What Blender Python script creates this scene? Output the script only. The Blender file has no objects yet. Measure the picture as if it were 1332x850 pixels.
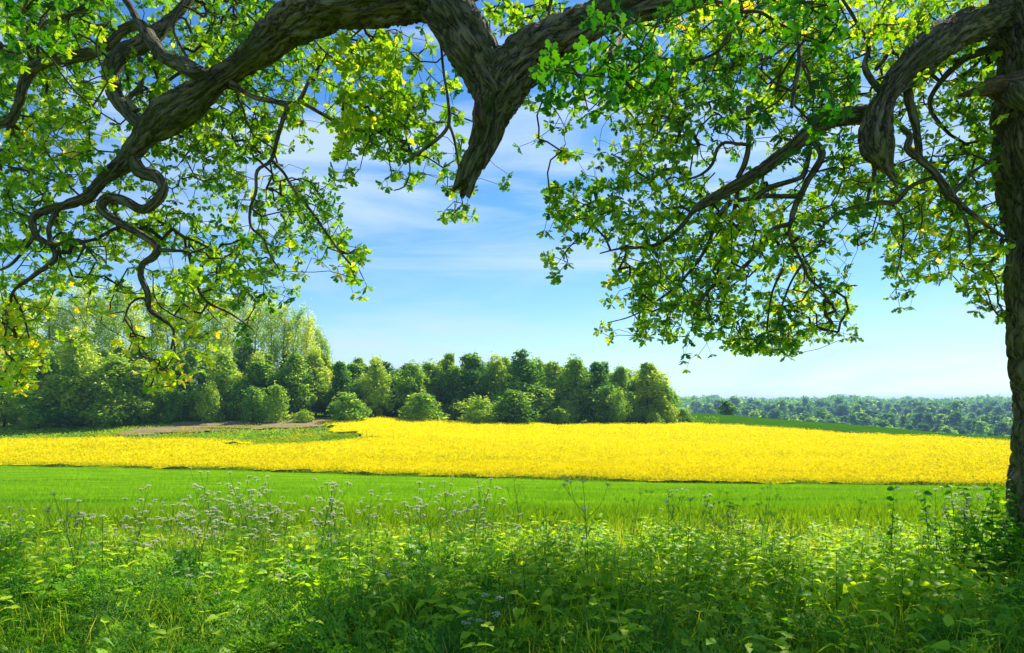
import bpy, math, numpy as np
from mathutils import Vector
rng = np.random.default_rng(7)
R = math.radians
# ------------------------------------------------------------ camera, sky, sun, exposure
E, F, CX, HY = 1.6, 900.0, 666.0, 530.0
scn = bpy.context.scene
COL = scn.collection
cd = bpy.data.cameras.new('camera'); cam = bpy.data.objects.new('camera', cd); COL.objects.link(cam)
cd.sensor_width = 36; cd.lens = F / 1332 * 36; cd.shift_y = (HY - 425) / 1332
cd.clip_start = 0.05; cd.clip_end = 20000
cam.location = (0, 0, E); cam.rotation_euler = (R(90), 0, 0)
scn.camera = cam
SUN = Vector((0.50, 0.72, 1.0)).normalized()
EL = math.asin(SUN.z); AZ = math.atan2(SUN.x, SUN.y)
w = bpy.data.worlds.new("World"); scn.world = w; w.use_nodes = True
nt = w.node_tree; nt.nodes.clear()
def N(t, ty, **k):
    n = t.nodes.new(ty)
    for a, b in k.items():
        if hasattr(n, a) and not a[0].isupper(): setattr(n, a, b)
        else: n.inputs[a].default_value = b
    return n
sky = N(nt, 'ShaderNodeTexSky', sky_type='NISHITA', sun_disc=False, sun_elevation=EL, sun_rotation=AZ,
        air_density=1.0, dust_density=0.1, ozone_density=2.0)
tc = N(nt, 'ShaderNodeTexCoord')
mp = N(nt, 'ShaderNodeMapping'); mp.inputs['Scale'].default_value = (1.4, 1.4, 11); mp.inputs['Rotation'].default_value = (R(2), R(-4), 0)
no = N(nt, 'ShaderNodeTexNoise', Scale=1.3, Detail=7, Roughness=0.55, Distortion=0.7)
rp = N(nt, 'ShaderNodeValToRGB'); rp.color_ramp.elements[0].position = .47; rp.color_ramp.elements[1].position = .68
rp.color_ramp.elements[1].color = (.75, .75, .75, 1)
hs = N(nt, 'ShaderNodeHueSaturation', Saturation=1.3, Value=1.0)
mx = N(nt, 'ShaderNodeMix', data_type='RGBA')
bg = N(nt, 'ShaderNodeBackground', Strength=0.1)
ou = N(nt, 'ShaderNodeOutputWorld')
L = nt.links.new
L(tc.outputs['Generated'], mp.inputs[0]); L(mp.outputs[0], no.inputs['Vector']); L(no.outputs[0], rp.inputs[0])
L(sky.outputs[0], hs.inputs['Color']); L(hs.outputs[0], mx.inputs[6]); L(rp.outputs[0], mx.inputs[0])
mx.inputs[7].default_value = (5.6, 6.3, 7.0, 1)
ml = N(nt, 'ShaderNodeMix', data_type='RGBA', blend_type='MULTIPLY'); ml.inputs[0].default_value = 1; ml.inputs[7].default_value = (.80, .89, .97, 1); L(mx.outputs[2], ml.inputs[6]); L(ml.outputs[2], bg.inputs[0]); L(bg.outputs[0], ou.inputs[0])
ld = bpy.data.lights.new('sun', 'SUN'); ld.energy = 5.0; ld.angle = R(0.5); ld.color = (1, .95, .86)
sun = bpy.data.objects.new('sun', ld); COL.objects.link(sun); sun.rotation_euler = SUN.to_track_quat('Z', 'Y').to_euler()
scn.view_settings.view_transform = 'Standard'; scn.view_settings.look = 'None'
scn.view_settings.exposure = 0.72; scn.view_settings.gamma = 1
cy = scn.cycles
cy.max_bounces = 7; cy.diffuse_bounces = 4; cy.glossy_bounces = 2; cy.transmission_bounces = 4; cy.volume_bounces = 0
cy.caustics_reflective = False; cy.caustics_refractive = False

# ------------------------------------------------------------ helpers
def tag(o, label=None, cat=None, group=None, kind=None):
    if label: o['label'] = label
    if cat: o['category'] = cat
    if group: o['group'] = group
    if kind: o['kind'] = kind
    return o
def empty(name, loc, rz=0):
    o = bpy.data.objects.new(name, None); o.location = loc; o.rotation_euler = (0, 0, rz); o.empty_display_size = .2
    COL.objects.link(o); return o
class MB:
    """collects vertices, faces of 3 or 4 corners, a per-face tint and a bark coordinate"""
    def __init__(s): s.v = []; s.f = {3: [], 4: []}; s.t = {3: [], 4: []}; s.m = {3: [], 4: []}; s.b = []; s.n = 0
    def add(s, V, Fa, tint=0.5, mat=0, b=None):
        V = np.asarray(V, float).reshape(-1, 3); Fa = np.asarray(Fa, int); k = Fa.shape[1]
        s.v.append(V); s.f[k].append(Fa + s.n)
        s.t[k].append(np.broadcast_to(np.asarray(tint, float), (len(Fa),)))
        s.m[k].append(np.broadcast_to(np.asarray(mat, int), (len(Fa),)))
        s.b.append(np.zeros_like(V) if b is None else b); s.n += len(V)
    def mesh(s, name, mats, smooth=False):
        me = bpy.data.meshes.new(name)
        V = np.concatenate(s.v); tri = np.concatenate(s.f[3]) if s.f[3] else np.zeros((0, 3), int)
        qu = np.concatenate(s.f[4]) if s.f[4] else np.zeros((0, 4), int)
        me.vertices.add(len(V)); me.vertices.foreach_set('co', V.astype(np.float32).ravel())
        me.loops.add(tri.size + qu.size); me.loops.foreach_set('vertex_index', np.concatenate([tri.ravel(), qu.ravel()]).astype(np.int32))
        nf = len(tri) + len(qu); me.polygons.add(nf)
        st = np.concatenate([np.arange(len(tri)) * 3, tri.size + np.arange(len(qu)) * 4]).astype(np.int32)
        me.polygons.foreach_set('loop_start', st)
        me.update(calc_edges=True)
        tt = np.concatenate(s.t[3] + s.t[4]).astype(np.float32); a = me.attributes.new('tint', 'FLOAT', 'FACE'); a.data.foreach_set('value', tt)
        me.polygons.foreach_set('material_index', np.concatenate(s.m[3] + s.m[4]).astype(np.int32))
        B = np.concatenate(s.b)
        if B.any():
            a = me.attributes.new('bark', 'FLOAT_VECTOR', 'POINT'); a.data.foreach_set('vector', B.astype(np.float32).ravel())
        me.polygons.foreach_set('use_smooth', np.full(nf, smooth))
        for m in (mats if isinstance(mats, (list, tuple)) else [mats]): me.materials.append(m)
        me.update(); return me
    def build(s, name, mats, parent=None, smooth=False):
        o = bpy.data.objects.new(name, s.mesh(name, mats, smooth)); COL.objects.link(o)
        if parent is not None: o.parent = parent
        return o
def copy_tree(o, parent=None):
    c = o.copy(); COL.objects.link(c); c.parent = parent
    for ch in o.children: copy_tree(ch, c)
    return c
def _h(i, j, k, seed):
    n = (i * 374761393 + j * 668265263 + k * 2147483647 + seed * 974711) & 0xffffffff
    n = ((n ^ (n >> 13)) * 1274126177) & 0xffffffff
    return ((n ^ (n >> 16)) & 0xffff) / 65535.0
def vn(P, seed=0):
    P = np.asarray(P, float); I = np.floor(P).astype(np.int64); f = P - I; f = f * f * (3 - 2 * f); r = 0
    for a in (0, 1):
        for b in (0, 1):
            for c in (0, 1):
                r = r + (f[:, 0] if a else 1 - f[:, 0]) * (f[:, 1] if b else 1 - f[:, 1]) * (f[:, 2] if c else 1 - f[:, 2]) * _h(I[:, 0] + a, I[:, 1] + b, I[:, 2] + c, seed)
    return r
def vn2(x, y, s, seed=0): return vn(np.stack([x / s, y / s, np.zeros_like(x) + .5], 1), seed)
def unit(a): return a / np.maximum(np.linalg.norm(a, axis=-1, keepdims=True), 1e-9)
def frames(D, roll=None):
    """axis D -> orthonormal (side, D, normal) with a random roll"""
    D = unit(D); up = np.where(np.abs(D[:, 2:3]) > .95, [[1., 0, 0]], [[0., 0, 1]])
    S = unit(np.cross(D, up)); Nn = np.cross(S, D)
    if roll is not None:
        c, s = np.cos(roll)[:, None], np.sin(roll)[:, None]; S, Nn = S * c + Nn * s, Nn * c - S * s
    return S, D, Nn
def stamp(mb, TV, TF, pos, S, D, Nn, scale, tint, mat=0):
    """copy a template (x side, y along, z up) to many frames"""
    sc = np.broadcast_to(np.asarray(scale, float), (len(pos),))[:, None, None]
    V = pos[:, None] + sc * (TV[None, :, 0:1] * S[:, None] + TV[None, :, 1:2] * D[:, None] + TV[None, :, 2:3] * Nn[:, None])
    Fa = TF[None] + (np.arange(len(pos)) * len(TV))[:, None, None]
    t = np.repeat(np.broadcast_to(tint, (len(pos),)), len(TF))
    mb.add(V.reshape(-1, 3), Fa.reshape(-1, TF.shape[1]), t, mat)
def leaf_template(ts, ws, fold=.25, curl=.15):
    V = []; 
    for t, w_ in zip(ts, ws):
        z = -curl * t * t
        V += [(-w_, t, z + fold * w_), (0, t, z), (w_, t, z + fold * w_)]
    Fa = []
    for i in range(len(ts) - 1):
        a = i * 3; Fa += [(a, a + 1, a + 4, a + 3), (a + 1, a + 2, a + 5, a + 4)]
    return np.array(V, float), np.array(Fa)
OAK = leaf_template([0, .22, .34, .58, .70, .88, 1], [.02, .19, .11, .33, .18, .23, .03])
OVAL = leaf_template([0, .2, .5, .8, 1], [.03, .3, .38, .22, .01])
NETT = leaf_template([0, .12, .3, .42, .6, .74, 1], [.02, .27, .3, .25, .2, .13, .0], .3, .25)
QUAD = (np.array([(-.5, 0, 0), (0, -.28, .1), (.5, 0, 0), (0, .6, -.12)]), np.array([(0, 1, 2, 3)]))
BLADE = (np.array([(-.02, 0, 0), (.02, 0, 0), (.018, .4, .03), (-.018, .4, .03), (.011, .75, .14), (-.011, .75, .14), (0.001, 1, .32), (-.001, 1, .32)]),
         np.array([(0, 1, 2, 3), (3, 2, 4, 5), (5, 4, 6, 7)]))
def catmull(P, step):
    P = np.asarray(P, float); Q = np.vstack([2 * P[0] - P[1], P, 2 * P[-1] - P[-2]]); out = []
    for i in range(1, len(Q) - 2):
        n = max(1, int(np.linalg.norm(Q[i + 1][:3] - Q[i][:3]) / step)); t = np.arange(n)[:, None] / n
        p0, p1, p2, p3 = Q[i - 1], Q[i], Q[i + 1], Q[i + 2]
        out.append(.5 * (2 * p1 + (p2 - p0) * t + (2 * p0 - 5 * p1 + 4 * p2 - p3) * t * t + (3 * p1 - p0 - 3 * p2 + p3) * t ** 3))
    return np.vstack(out + [P[-1:]])
def tube(mb, P, rad, sides=8, bark=0., mat=0, tint=.5, cap=True, s0=0., jag=0.):
    P = np.asarray(P, float); n = len(P); T = unit(np.gradient(P, axis=0))
    S = np.zeros_like(P); a = np.array([0., 0, 1]) if abs(T[0, 2]) < .9 else np.array([1., 0, 0]); s = np.cross(T[0], a)
    for i in range(n):
        s = s - T[i] * s.dot(T[i]); s /= max(np.linalg.norm(s), 1e-9); S[i] = s
    B = np.cross(T, S); th = np.arange(sides) / sides * 2 * np.pi
    ln = s0 + np.concatenate([[0], np.cumsum(np.linalg.norm(np.diff(P, axis=0), axis=1))])
    rad = np.broadcast_to(rad, (n,))
    rr = np.repeat(rad[:, None], sides, 1)
    bc = np.stack([np.cos(th)[None] * rr, np.sin(th)[None] * rr, np.repeat(ln[:, None], sides, 1)], 2)
    if bark > 0:
        q = bc.reshape(-1, 3)
        wob = q + .05 * np.stack([vn(q * 7, 5), vn(q * 7, 6), vn(q * 7, 7)], 1)
        r1 = 1 - np.abs(2 * vn(wob * [30, 30, 7], 1) - 1); r2 = 1 - np.abs(2 * vn(wob * [62, 62, 17], 2) - 1)
        lump = vn(q * [5, 5, 3.2], 3) - .5; lump2 = vn(q * [1.8, 1.8, 1.6], 8) - .5
        d = bark * (-(r1 ** 4) * .040 - (r2 ** 3) * .014 + lump * .055 + lump2 * .085)
        rr = rr + d.reshape(n, sides) * np.clip(rr / .13, .05, 1.4)
    V = P[:, None] + rr[:, :, None] * (np.cos(th)[None, :, None] * S[:, None] + np.sin(th)[None, :, None] * B[:, None])
    if jag > 0:
        jg = jag * (vn(np.stack([np.cos(th) * 2.2 + 9, np.sin(th) * 2.2, th * 0 + 1], 1), 4) - .35)
        for k in (1, 2): V[-k] += T[-1] * jg[:, None] * (1 if k == 1 else .5)
    i = np.arange(n - 1)[:, None] * sides; j = np.arange(sides)[None]; j2 = (j + 1) % sides
    Fa = np.stack([i + j, i + j2, i + sides + j2, i + sides + j], 2).reshape(-1, 4)
    mb.add(V.reshape(-1, 3), Fa, tint, mat, bc.reshape(-1, 3) if bark > 0 else None)
    if cap:
        for k in (0, n - 1):
            ring = V[k]; c = ring.mean(0) - (T[k] * .03 * (1 if k else 0)) * (jag > 0)
            vv = np.vstack([ring, c]); f = np.stack([np.arange(sides), (np.arange(sides) + 1) % sides, np.full(sides, sides)], 1)
            mb.add(vv, f if k else f[:, ::-1], tint, mat, np.vstack([bc[k], bc[k].mean(0)]) if bark > 0 else None)

# ------------------------------------------------------------ materials
def newmat(name):
    m = bpy.data.materials.new(name); m.use_nodes = True; t = m.node_tree; t.nodes.clear()
    return m, t, t.nodes.new('ShaderNodeOutputMaterial')
def ramp(t, stops):
    r = t.nodes.new('ShaderNodeValToRGB'); cr = r.color_ramp
    while len(cr.elements) < len(stops): cr.elements.new(.5)
    for e, (p, c) in zip(cr.elements, stops): e.position = p; e.color = (*c, 1)
    return r
def leafmat(name, stops, trans=.5, tcol=1.6, gloss=.06, rough=.4, rnd=.12, warm=(1.15, 1.0, .45)):
    m, t, o = newmat(name); l = t.links.new
    a = N(t, 'ShaderNodeAttribute', attribute_name='tint'); oi = t.nodes.new('ShaderNodeObjectInfo')
    ad = N(t, 'ShaderNodeMath', operation='MULTIPLY_ADD'); l(oi.outputs['Random'], ad.inputs[0]); ad.inputs[1].default_value = rnd
    l(a.outputs['Fac'], ad.inputs[2])
    r = ramp(t, stops); l(ad.outputs[0], r.inputs[0])
    d = t.nodes.new('ShaderNodeBsdfDiffuse'); tr = t.nodes.new('ShaderNodeBsdfTranslucent'); g = N(t, 'ShaderNodeBsdfGlossy', Roughness=rough)
    g.inputs['Color'].default_value = (.9, .95, 1, 1)
    mu = N(t, 'ShaderNodeMix', data_type='RGBA', blend_type='MULTIPLY'); mu.inputs[0].default_value = 1
    l(r.outputs[0], mu.inputs[6]); mu.inputs[7].default_value = tuple(tcol * c for c in warm) + (1,)
    l(r.outputs[0], d.inputs[0]); l(mu.outputs[2], tr.inputs[0])
    m1 = N(t, 'ShaderNodeMixShader', Fac=trans); l(d.outputs[0], m1.inputs[1]); l(tr.outputs[0], m1.inputs[2])
    m2 = N(t, 'ShaderNodeMixShader', Fac=gloss); l(m1.outputs[0], m2.inputs[1]); l(g.outputs[0], m2.inputs[2])
    l(m2.outputs[0], o.inputs[0]); return m
M = {}
M['oak_leaf'] = leafmat('oak_leaf', [(0, (.008, .06, .003)), (.35, (.03, .14, .004)), (.6, (.14, .28, .006)), (.8, (.27, .42, .008)), (1, (.56, .45, .02))], .52, 2.4, .025, .5)
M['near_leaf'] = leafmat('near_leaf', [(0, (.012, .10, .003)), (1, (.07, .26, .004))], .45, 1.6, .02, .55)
M['wood_leaf'] = leafmat('wood_leaf', [(0, (.035, .12, .02)), (.35, (.10, .26, .035)), (.65, (.25, .42, .055)), (1, (.46, .54, .09))], .5, 2.0, .015, .6, .30)
M['nettle'] = leafmat('nettle', [(0, (.012, .10, .003)), (.45, (.09, .30, .006)), (1, (.36, .52, .014))], .45, 2.3, .02, .5)
M['grass'] = leafmat('grass', [(0, (.025, .14, .005)), (.5, (.14, .32, .008)), (.8, (.34, .48, .02)), (1, (.55, .52, .14))], .4, 1.7, .015, .5)
M['crop'] = leafmat('crop', [(0, (.04, .17, .003)), (.5, (.14, .32, .003)), (1, (.28, .44, .006))], .35, 1.5, .01, .6)
M['parsley'] = leafmat('parsley', [(0, (.015, .11, .006)), (.6, (.09, .27, .015)), (1, (.2, .4, .03))], .42, 1.9, .012, .6)
M['blossom'] = leafmat('blossom', [(0, (.62, .66, .48)), (1, (.90, .87, .70))], .58, 1.0, .01, .6, warm=(1, .97, .85))
M['rape'] = leafmat('rape', [(0, (.12, .24, .006)), (.22, (.55, .50, .005)), (.6, (.84, .72, .003)), (1, (.90, .80, .006))], .3, 1.0, .0, warm=(1, .95, .4))
def barkmat(name, c0, c1, moss):
    m, t, o = newmat(name); l = t.links.new
    a = N(t, 'ShaderNodeAttribute', attribute_name='bark')
    mp = t.nodes.new('ShaderNodeMapping'); mp.inputs['Scale'].default_value = (1, 1, .26); l(a.outputs['Vector'], mp.inputs[0])
    n1 = N(t, 'ShaderNodeTexNoise', Scale=55, Detail=6, Roughness=.65, Distortion=.6); l(mp.outputs[0], n1.inputs['Vector'])
    v = N(t, 'ShaderNodeTexNoise', Scale=17, Detail=5, Roughness=.6, Distortion=.35); mp2 = t.nodes.new('ShaderNodeMapping'); mp2.inputs['Scale'].default_value = (1, 1, .2); l(a.outputs['Vector'], mp2.inputs[0]); l(mp2.outputs[0], v.inputs['Vector'])
    rg = ramp(t, [(.36, (.9, .9, .9)), (.46, (.15, .15, .15)), (.5, (0, 0, 0)), (.54, (.15, .15, .15)), (.64, (.9, .9, .9))]); l(v.outputs[0], rg.inputs[0])
    mm = N(t, 'ShaderNodeMath', operation='MULTIPLY_ADD'); l(n1.outputs[0], mm.inputs[0]); mm.inputs[1].default_value = .8
    sq = N(t, 'ShaderNodeMath', operation='POWER'); l(rg.outputs[0], sq.inputs[0]); sq.inputs[1].default_value = .6; l(sq.outputs[0], mm.inputs[2])
    r = ramp(t, [(.4, c0), (1.25, c1)]); l(mm.outputs[0], r.inputs[0])
    n2 = N(t, 'ShaderNodeTexNoise', Scale=3.2, Detail=5, Roughness=.6); l(a.outputs['Vector'], n2.inputs['Vector'])
    r2 = ramp(t, [(.45, (0, 0, 0)), (.66, (.7, .7, .7))]); l(n2.outputs[0], r2.inputs[0])
    mx = N(t, 'ShaderNodeMix', data_type='RGBA'); l(r2.outputs[0], mx.inputs[0]); l(r.outputs[0], mx.inputs[6]); mx.inputs[7].default_value = (*moss, 1)
    b = N(t, 'ShaderNodeBump', Strength=1., Distance=.035); l(mm.outputs[0], b.inputs['Height'])
    p = N(t, 'ShaderNodeBsdfPrincipled', Roughness=.9); p.inputs['Specular IOR Level'].default_value = .25
    l(mx.outputs[2], p.inputs['Base Color']); l(b.outputs[0], p.inputs['Normal']); l(p.outputs[0], o.inputs[0]); return m
M['bark'] = barkmat('bark', (.016, .012, .008), (.29, .23, .145), (.11, .15, .015))
M['dead_wood'] = barkmat('dead_wood', (.07, .045, .025), (.28, .17, .08), (.2, .12, .06))
def simple(name, stops, scale=1., detail=8, rough=.9, bump=.0, sc3=(1, 1, 1), spec=.0):
    m, t, o = newmat(name); l = t.links.new
    tc = t.nodes.new('ShaderNodeTexCoord'); mp = t.nodes.new('ShaderNodeMapping'); mp.inputs['Scale'].default_value = sc3
    l(tc.outputs['Object'], mp.inputs[0]); n = N(t, 'ShaderNodeTexNoise', Scale=scale, Detail=detail, Roughness=.62); l(mp.outputs[0], n.inputs['Vector'])
    r = ramp(t, stops); l(n.outputs[0], r.inputs[0]); p = N(t, 'ShaderNodeBsdfPrincipled', Roughness=rough); p.inputs['Specular IOR Level'].default_value = spec
    l(r.outputs[0], p.inputs['Base Color'])
    if bump:
        b = N(t, 'ShaderNodeBump', Strength=.8, Distance=bump); l(n.outputs[0], b.inputs['Height']); l(b.outputs[0], p.inputs['Normal'])
    l(p.outputs[0], o.inputs[0]); return m
M['ground'] = simple('ground', [(.3, (.05, .11, .012)), (.5, (.12, .22, .016)), (.7, (.20, .30, .03))], .25, 10, bump=.2)
M['crop_ground'] = simple('crop_ground', [(.3, (.07, .18, .003)), (.55, (.14, .30, .004)), (.75, (.20, .37, .005))], 1.2, 8, bump=.1, sc3=(.25, 1, 1))
M['far_crop'] = simple('far_crop', [(.3, (.025, .09, .003)), (.7, (.05, .14, .004))], .4, 8, bump=.05)
M['soil'] = simple('soil', [(.38, (.16, .20, .04)), (.46, (.24, .18, .09)), (.6, (.32, .23, .13)), (.66, (.22, .23, .06))], .9, 8, bump=.06, sc3=(.5, 1, 1))
M['rape_ground'] = simple('rape_ground', [(.22, (.40, .40, .01)), (.38, (.60, .53, .005)), (.7, (.78, .66, .004))], 2.6, 10, bump=.25)
M['trunk'] = simple('trunk', [(.3, (.06, .05, .035)), (.7, (.16, .13, .09))], 3, 5, sc3=(3, 3, .6))
M['stem'] = simple('stem', [(.3, (.05, .14, .03)), (.7, (.12, .22, .06))], 8, 3)
M['white_paint'] = simple('white_paint', [(.3, (.7, .7, .7)), (.7, (.8, .8, .8))], 5, 3, .5)
M['grey_metal'] = simple('grey_metal', [(.3, (.25, .26, .27)), (.7, (.32, .33, .34))], 2, 3, .5)

# ------------------------------------------------------------ terrain
YS = np.array([3, 8, 12, 20, 30, 45, 60, 80, 95, 105, 118, 140, 170, 220, 350, 600, 1000, 1500, 3000, 9000.])
US = (np.array([-250, 0, 300, 480, 666, 900, 1100, 1300, 1600]) - CX) / F
ZT = np.array([
 [0, 0, -.45, -1.4, -2.2, -3.1, -3.6, -2.3, -1.2, -.6, 0, .6, .5, 0, -1, -2, -2, 0, 0, 0],
 [0, 0, -.45, -1.4, -2.2, -3.1, -3.5, -2.3, -1.0, -.5, 0, .4, .5, 0, -1, -2, -2, 0, 0, 0],
 [0, 0, -.45, -1.4, -2.2, -3.1, -3.3, -1.6, .0, .35, .5, .7, .6, 0, -1, -2, -2, 0, 0, 0],
 [0, 0, -.45, -1.4, -2.2, -3.1, -3.3, -1.9, -.5, .1, .5, .7, .6, 0, -1, -2, -2, 0, 0, 0],
 [0, 0, -.45, -1.4, -2.2, -3.2, -3.4, -2.4, -1.4, -.9, -.5, 0, .3, 0, -1, -2, -2, 0, 0, 0],
 [0, 0, -.45, -1.4, -2.2, -3.4, -3.5, -2.7, -1.7, -1.05, -.2, .85, .0, -3, -11, -9, -4, -6, -8, -8],
 [0, 0, -.45, -1.4, -2.2, -3.5, -3.6, -2.9, -2.1, -1.6, -1.1, -2.2, -6, -11, -14, -10, -4, -6, -8, -8],
 [0, 0, -.45, -1.4, -2.2, -3.6, -3.8, -3.3, -2.75, -2.9, -3.9, -6.0, -9, -13, -15, -11, -4, -6, -8, -8],
 [0, 0, -.45, -1.4, -2.2, -3.6, -3.9, -3.6, -3.4, -3.7, -4.8, -7, -10, -13, -15, -11, -4, -6, -8, -8]])
VF = np.linspace(math.log(3), math.log(9000), 400); UF = np.linspace(US[0], US[-1], 120)
tmp = np.array([np.interp(VF, np.log(YS), r) for r in ZT])
TAB = np.array([np.interp(UF, US, tmp[:, j]) for j in range(400)])  # (v, u)
def blur(a, n, ax):
    k = np.exp(-np.linspace(-2, 2, 2 * n + 1) ** 2); k /= k.sum(); pad = [(0, 0), (0, 0)]; pad[ax] = (n, n); a = np.pad(a, pad, mode='edge')
    return np.apply_along_axis(lambda r: np.convolve(r, k, 'valid'), ax, a)
TAB = blur(blur(TAB, 4, 0), 9, 1)
def tz(x, y):
    x = np.asarray(x, float); y = np.asarray(y, float)
    v = (np.log(np.maximum(y, 3)) - VF[0]) / (VF[1] - VF[0]); u = (x / np.maximum(y, 12) - UF[0]) / (UF[1] - UF[0])
    v = np.clip(v, 0, 398.999); u = np.clip(u, 0, 118.999); i = v.astype(int); j = u.astype(int); a = v - i; b = u - j
    z = (1 - a) * ((1 - b) * TAB[i, j] + b * TAB[i, j + 1]) + a * ((1 - b) * TAB[i + 1, j] + b * TAB[i + 1, j + 1])
    return z
def hit(px, py, off=0., d0=10., d1=1500.):
    ds = np.exp(np.linspace(math.log(d0), math.log(d1), 4000)); xs = (px - CX) / F * ds
    p = HY + F * (E - tz(xs, ds) - off) / ds
    k = np.argmax(p <= py)
    if p[k] > py: k = np.argmin(p[:1900] if d0 < 20 else p)
    return xs[k], ds[k]
def W(px, py, d): return np.array([(px - CX) / F * d, d, E - (py - HY) / F * d])
def inpoly(x, y, poly):
    c = np.zeros(x.shape, bool); n = len(poly)
    for i in range(n):
        x1, y1 = poly[i]; x2, y2 = poly[(i + 1) % n]
        if y1 == y2: continue
        m = ((y1 > y) != (y2 > y)); c ^= m & (x < (x2 - x1) * (y - y1) / (y2 - y1) + x1)
    return c
def grid_sheet(name, xs, ys, zf, mat, mask=None, smooth=True):
    X, Y = np.meshgrid(xs, ys); Z = zf(X.ravel(), Y.ravel()); V = np.stack([X.ravel(), Y.ravel(), Z], 1)
    nx = len(xs); i, j = np.meshgrid(np.arange(len(ys) - 1), np.arange(nx - 1), indexing='ij'); a = (i * nx + j).ravel()
    Fa = np.stack([a, a + 1, a + nx + 1, a + nx], 1)
    if mask is not None:
        c = V[Fa].mean(1); Fa = Fa[mask(c[:, 0], c[:, 1])]
        us, inv = np.unique(Fa, return_inverse=True); V = V[us]; Fa = inv.reshape(-1, 4)
    mb = MB(); mb.add(V, Fa); return mb.build(name, mat, None, smooth)
ysg = np.unique(np.concatenate([[-9000, -2000, -400, -100, -30, -8], np.arange(0, 16, .5), np.arange(16, 130, 1.5), np.exp(np.linspace(math.log(130), math.log(9500), 160))]))
xsg = np.concatenate([-np.exp(np.linspace(math.log(9000), math.log(90), 40)), np.arange(-88, 90, 2.), np.exp(np.linspace(math.log(91), math.log(9000), 60))])
def gz(x, y):
    far = np.clip((y - 15) / 40, 0, 1)
    return tz(x, y) + (vn2(x, y, 3.0, 3) - .5) * .10 + (vn2(x, y, 40, 4) - .5) * .0 * far
tag(grid_sheet('ground', xsg, ysg, lambda x, y: gz(x, y) - .06, M['ground']), kind='structure')

# field outlines: picture corners walked out onto the terrain
RAPE_H = .55
near = [hit(px, py, .1) for px, py in ((-250, 599), (-100, 601), (0, 604), (150, 608), (300, 611), (480, 617), (666, 622), (850, 626), (1050, 629), (1290, 632), (1500, 634))]
far = [hit(px, py, RAPE_H) for px, py in ((1500, 578), (1315, 571), (1200, 565), (1100, 560), (1000, 554), (900, 549), (800, 550), (700, 549), (600, 546), (520, 542), (470, 541), (430, 545), (435, 553), (475, 560), (490, 567), (400, 574), (330, 574), (270, 571), (180, 567), (100, 566), (0, 569), (-100, 571), (-250, 575))]
rape_poly = near + far
print('near', [tuple(np.round(p, 1)) for p in near]); print('far', [tuple(np.round(p, 1)) for p in far])
def edge_noise(x, y): return x + (vn2(x, y, 2.5, 11) - .5) * 1.6, y + (vn2(x, y, 2.5, 12) - .5) * 1.6
def in_rape(x, y):
    a, b = edge_noise(x, y); k = np.clip((y - 62) / 8, 0, 1); a = a + k * (vn2(x, y, 3.5, 14) - .5) * 7; b = b + k * ((vn2(x, y, 3.5, 15) - .5) * 6 + (vn2(x, y, 1.1, 16) - .5) * 3); return inpoly(a, b, rape_poly)
GX = np.arange(-120, 110, .8)
def rape_in(x, y):
    q = 0
    for a in range(8): q = q + in_rape(x + 1.6 * math.cos(a * .785), y + 1.6 * math.sin(a * .785))
    q = np.clip(q / 8 * 1.25 - .25, 0, 1); return np.where(y > 66, .08 + .92 * q, .12 + .88 * q)
def rape_z(x, y): return tz(x, y) + (RAPE_H - .12) * rape_in(x, y) + (vn2(x, y, 1.5, 21) - .5) * .22 + (vn2(x, y, .8, 22) - .5) * .16
tag(grid_sheet('rapeseed_field', GX, np.arange(40, 125, .8), rape_z, M['rape_ground'], in_rape), kind='structure')
bx = np.array([p[0] for p in near]); by = np.array([p[1] for p in near]); o_ = np.argsort(bx)
def border(x): return np.interp(x, bx[o_], by[o_])
tag(grid_sheet('green_field', np.arange(-80, 80, 1.), np.arange(8.5, 75, .75), lambda x, y: gz(x, y) + .05 * np.clip((y - 8.5) / 3, 0, 1), M['crop_ground'], lambda x, y: y < border(x) + .8), kind='structure')
fc = [hit(*p) for p in ((880, 551), (900, 551), (1000, 556), (1100, 562), (1315, 573), (1500, 580))]
fcx = np.array([p[0] for p in fc]); fcy = np.array([p[1] for p in fc])
def farcrop(x, y): return (x > 27 + (y - 110) * .25) & (y > np.interp(x, fcx, fcy) - .5) & (y < 260)
tag(grid_sheet('hill_crop_field', np.arange(20, 240, 2.), np.concatenate([np.arange(80, 150, 1.), np.arange(150, 262, 3.)]), lambda x, y: tz(x, y) + .10, M['far_crop'], farcrop), kind='structure')
soil_poly = [hit(px, py, .05) for px, py in ((150, 568), (200, 566), (270, 562), (340, 559), (430, 555), (450, 547), (430, 542), (340, 543), (270, 548), (215, 554), (170, 561))]
tag(grid_sheet('bare_soil_strip', np.arange(-60, -15, .7), np.arange(65, 110, .7), lambda x, y: tz(x, y) + .12, M['soil'], lambda x, y: inpoly(*edge_noise(*edge_noise(x, y)), soil_poly) & (vn2(x * .35, y, 1.3, 19) > .28)), kind='structure')

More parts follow.
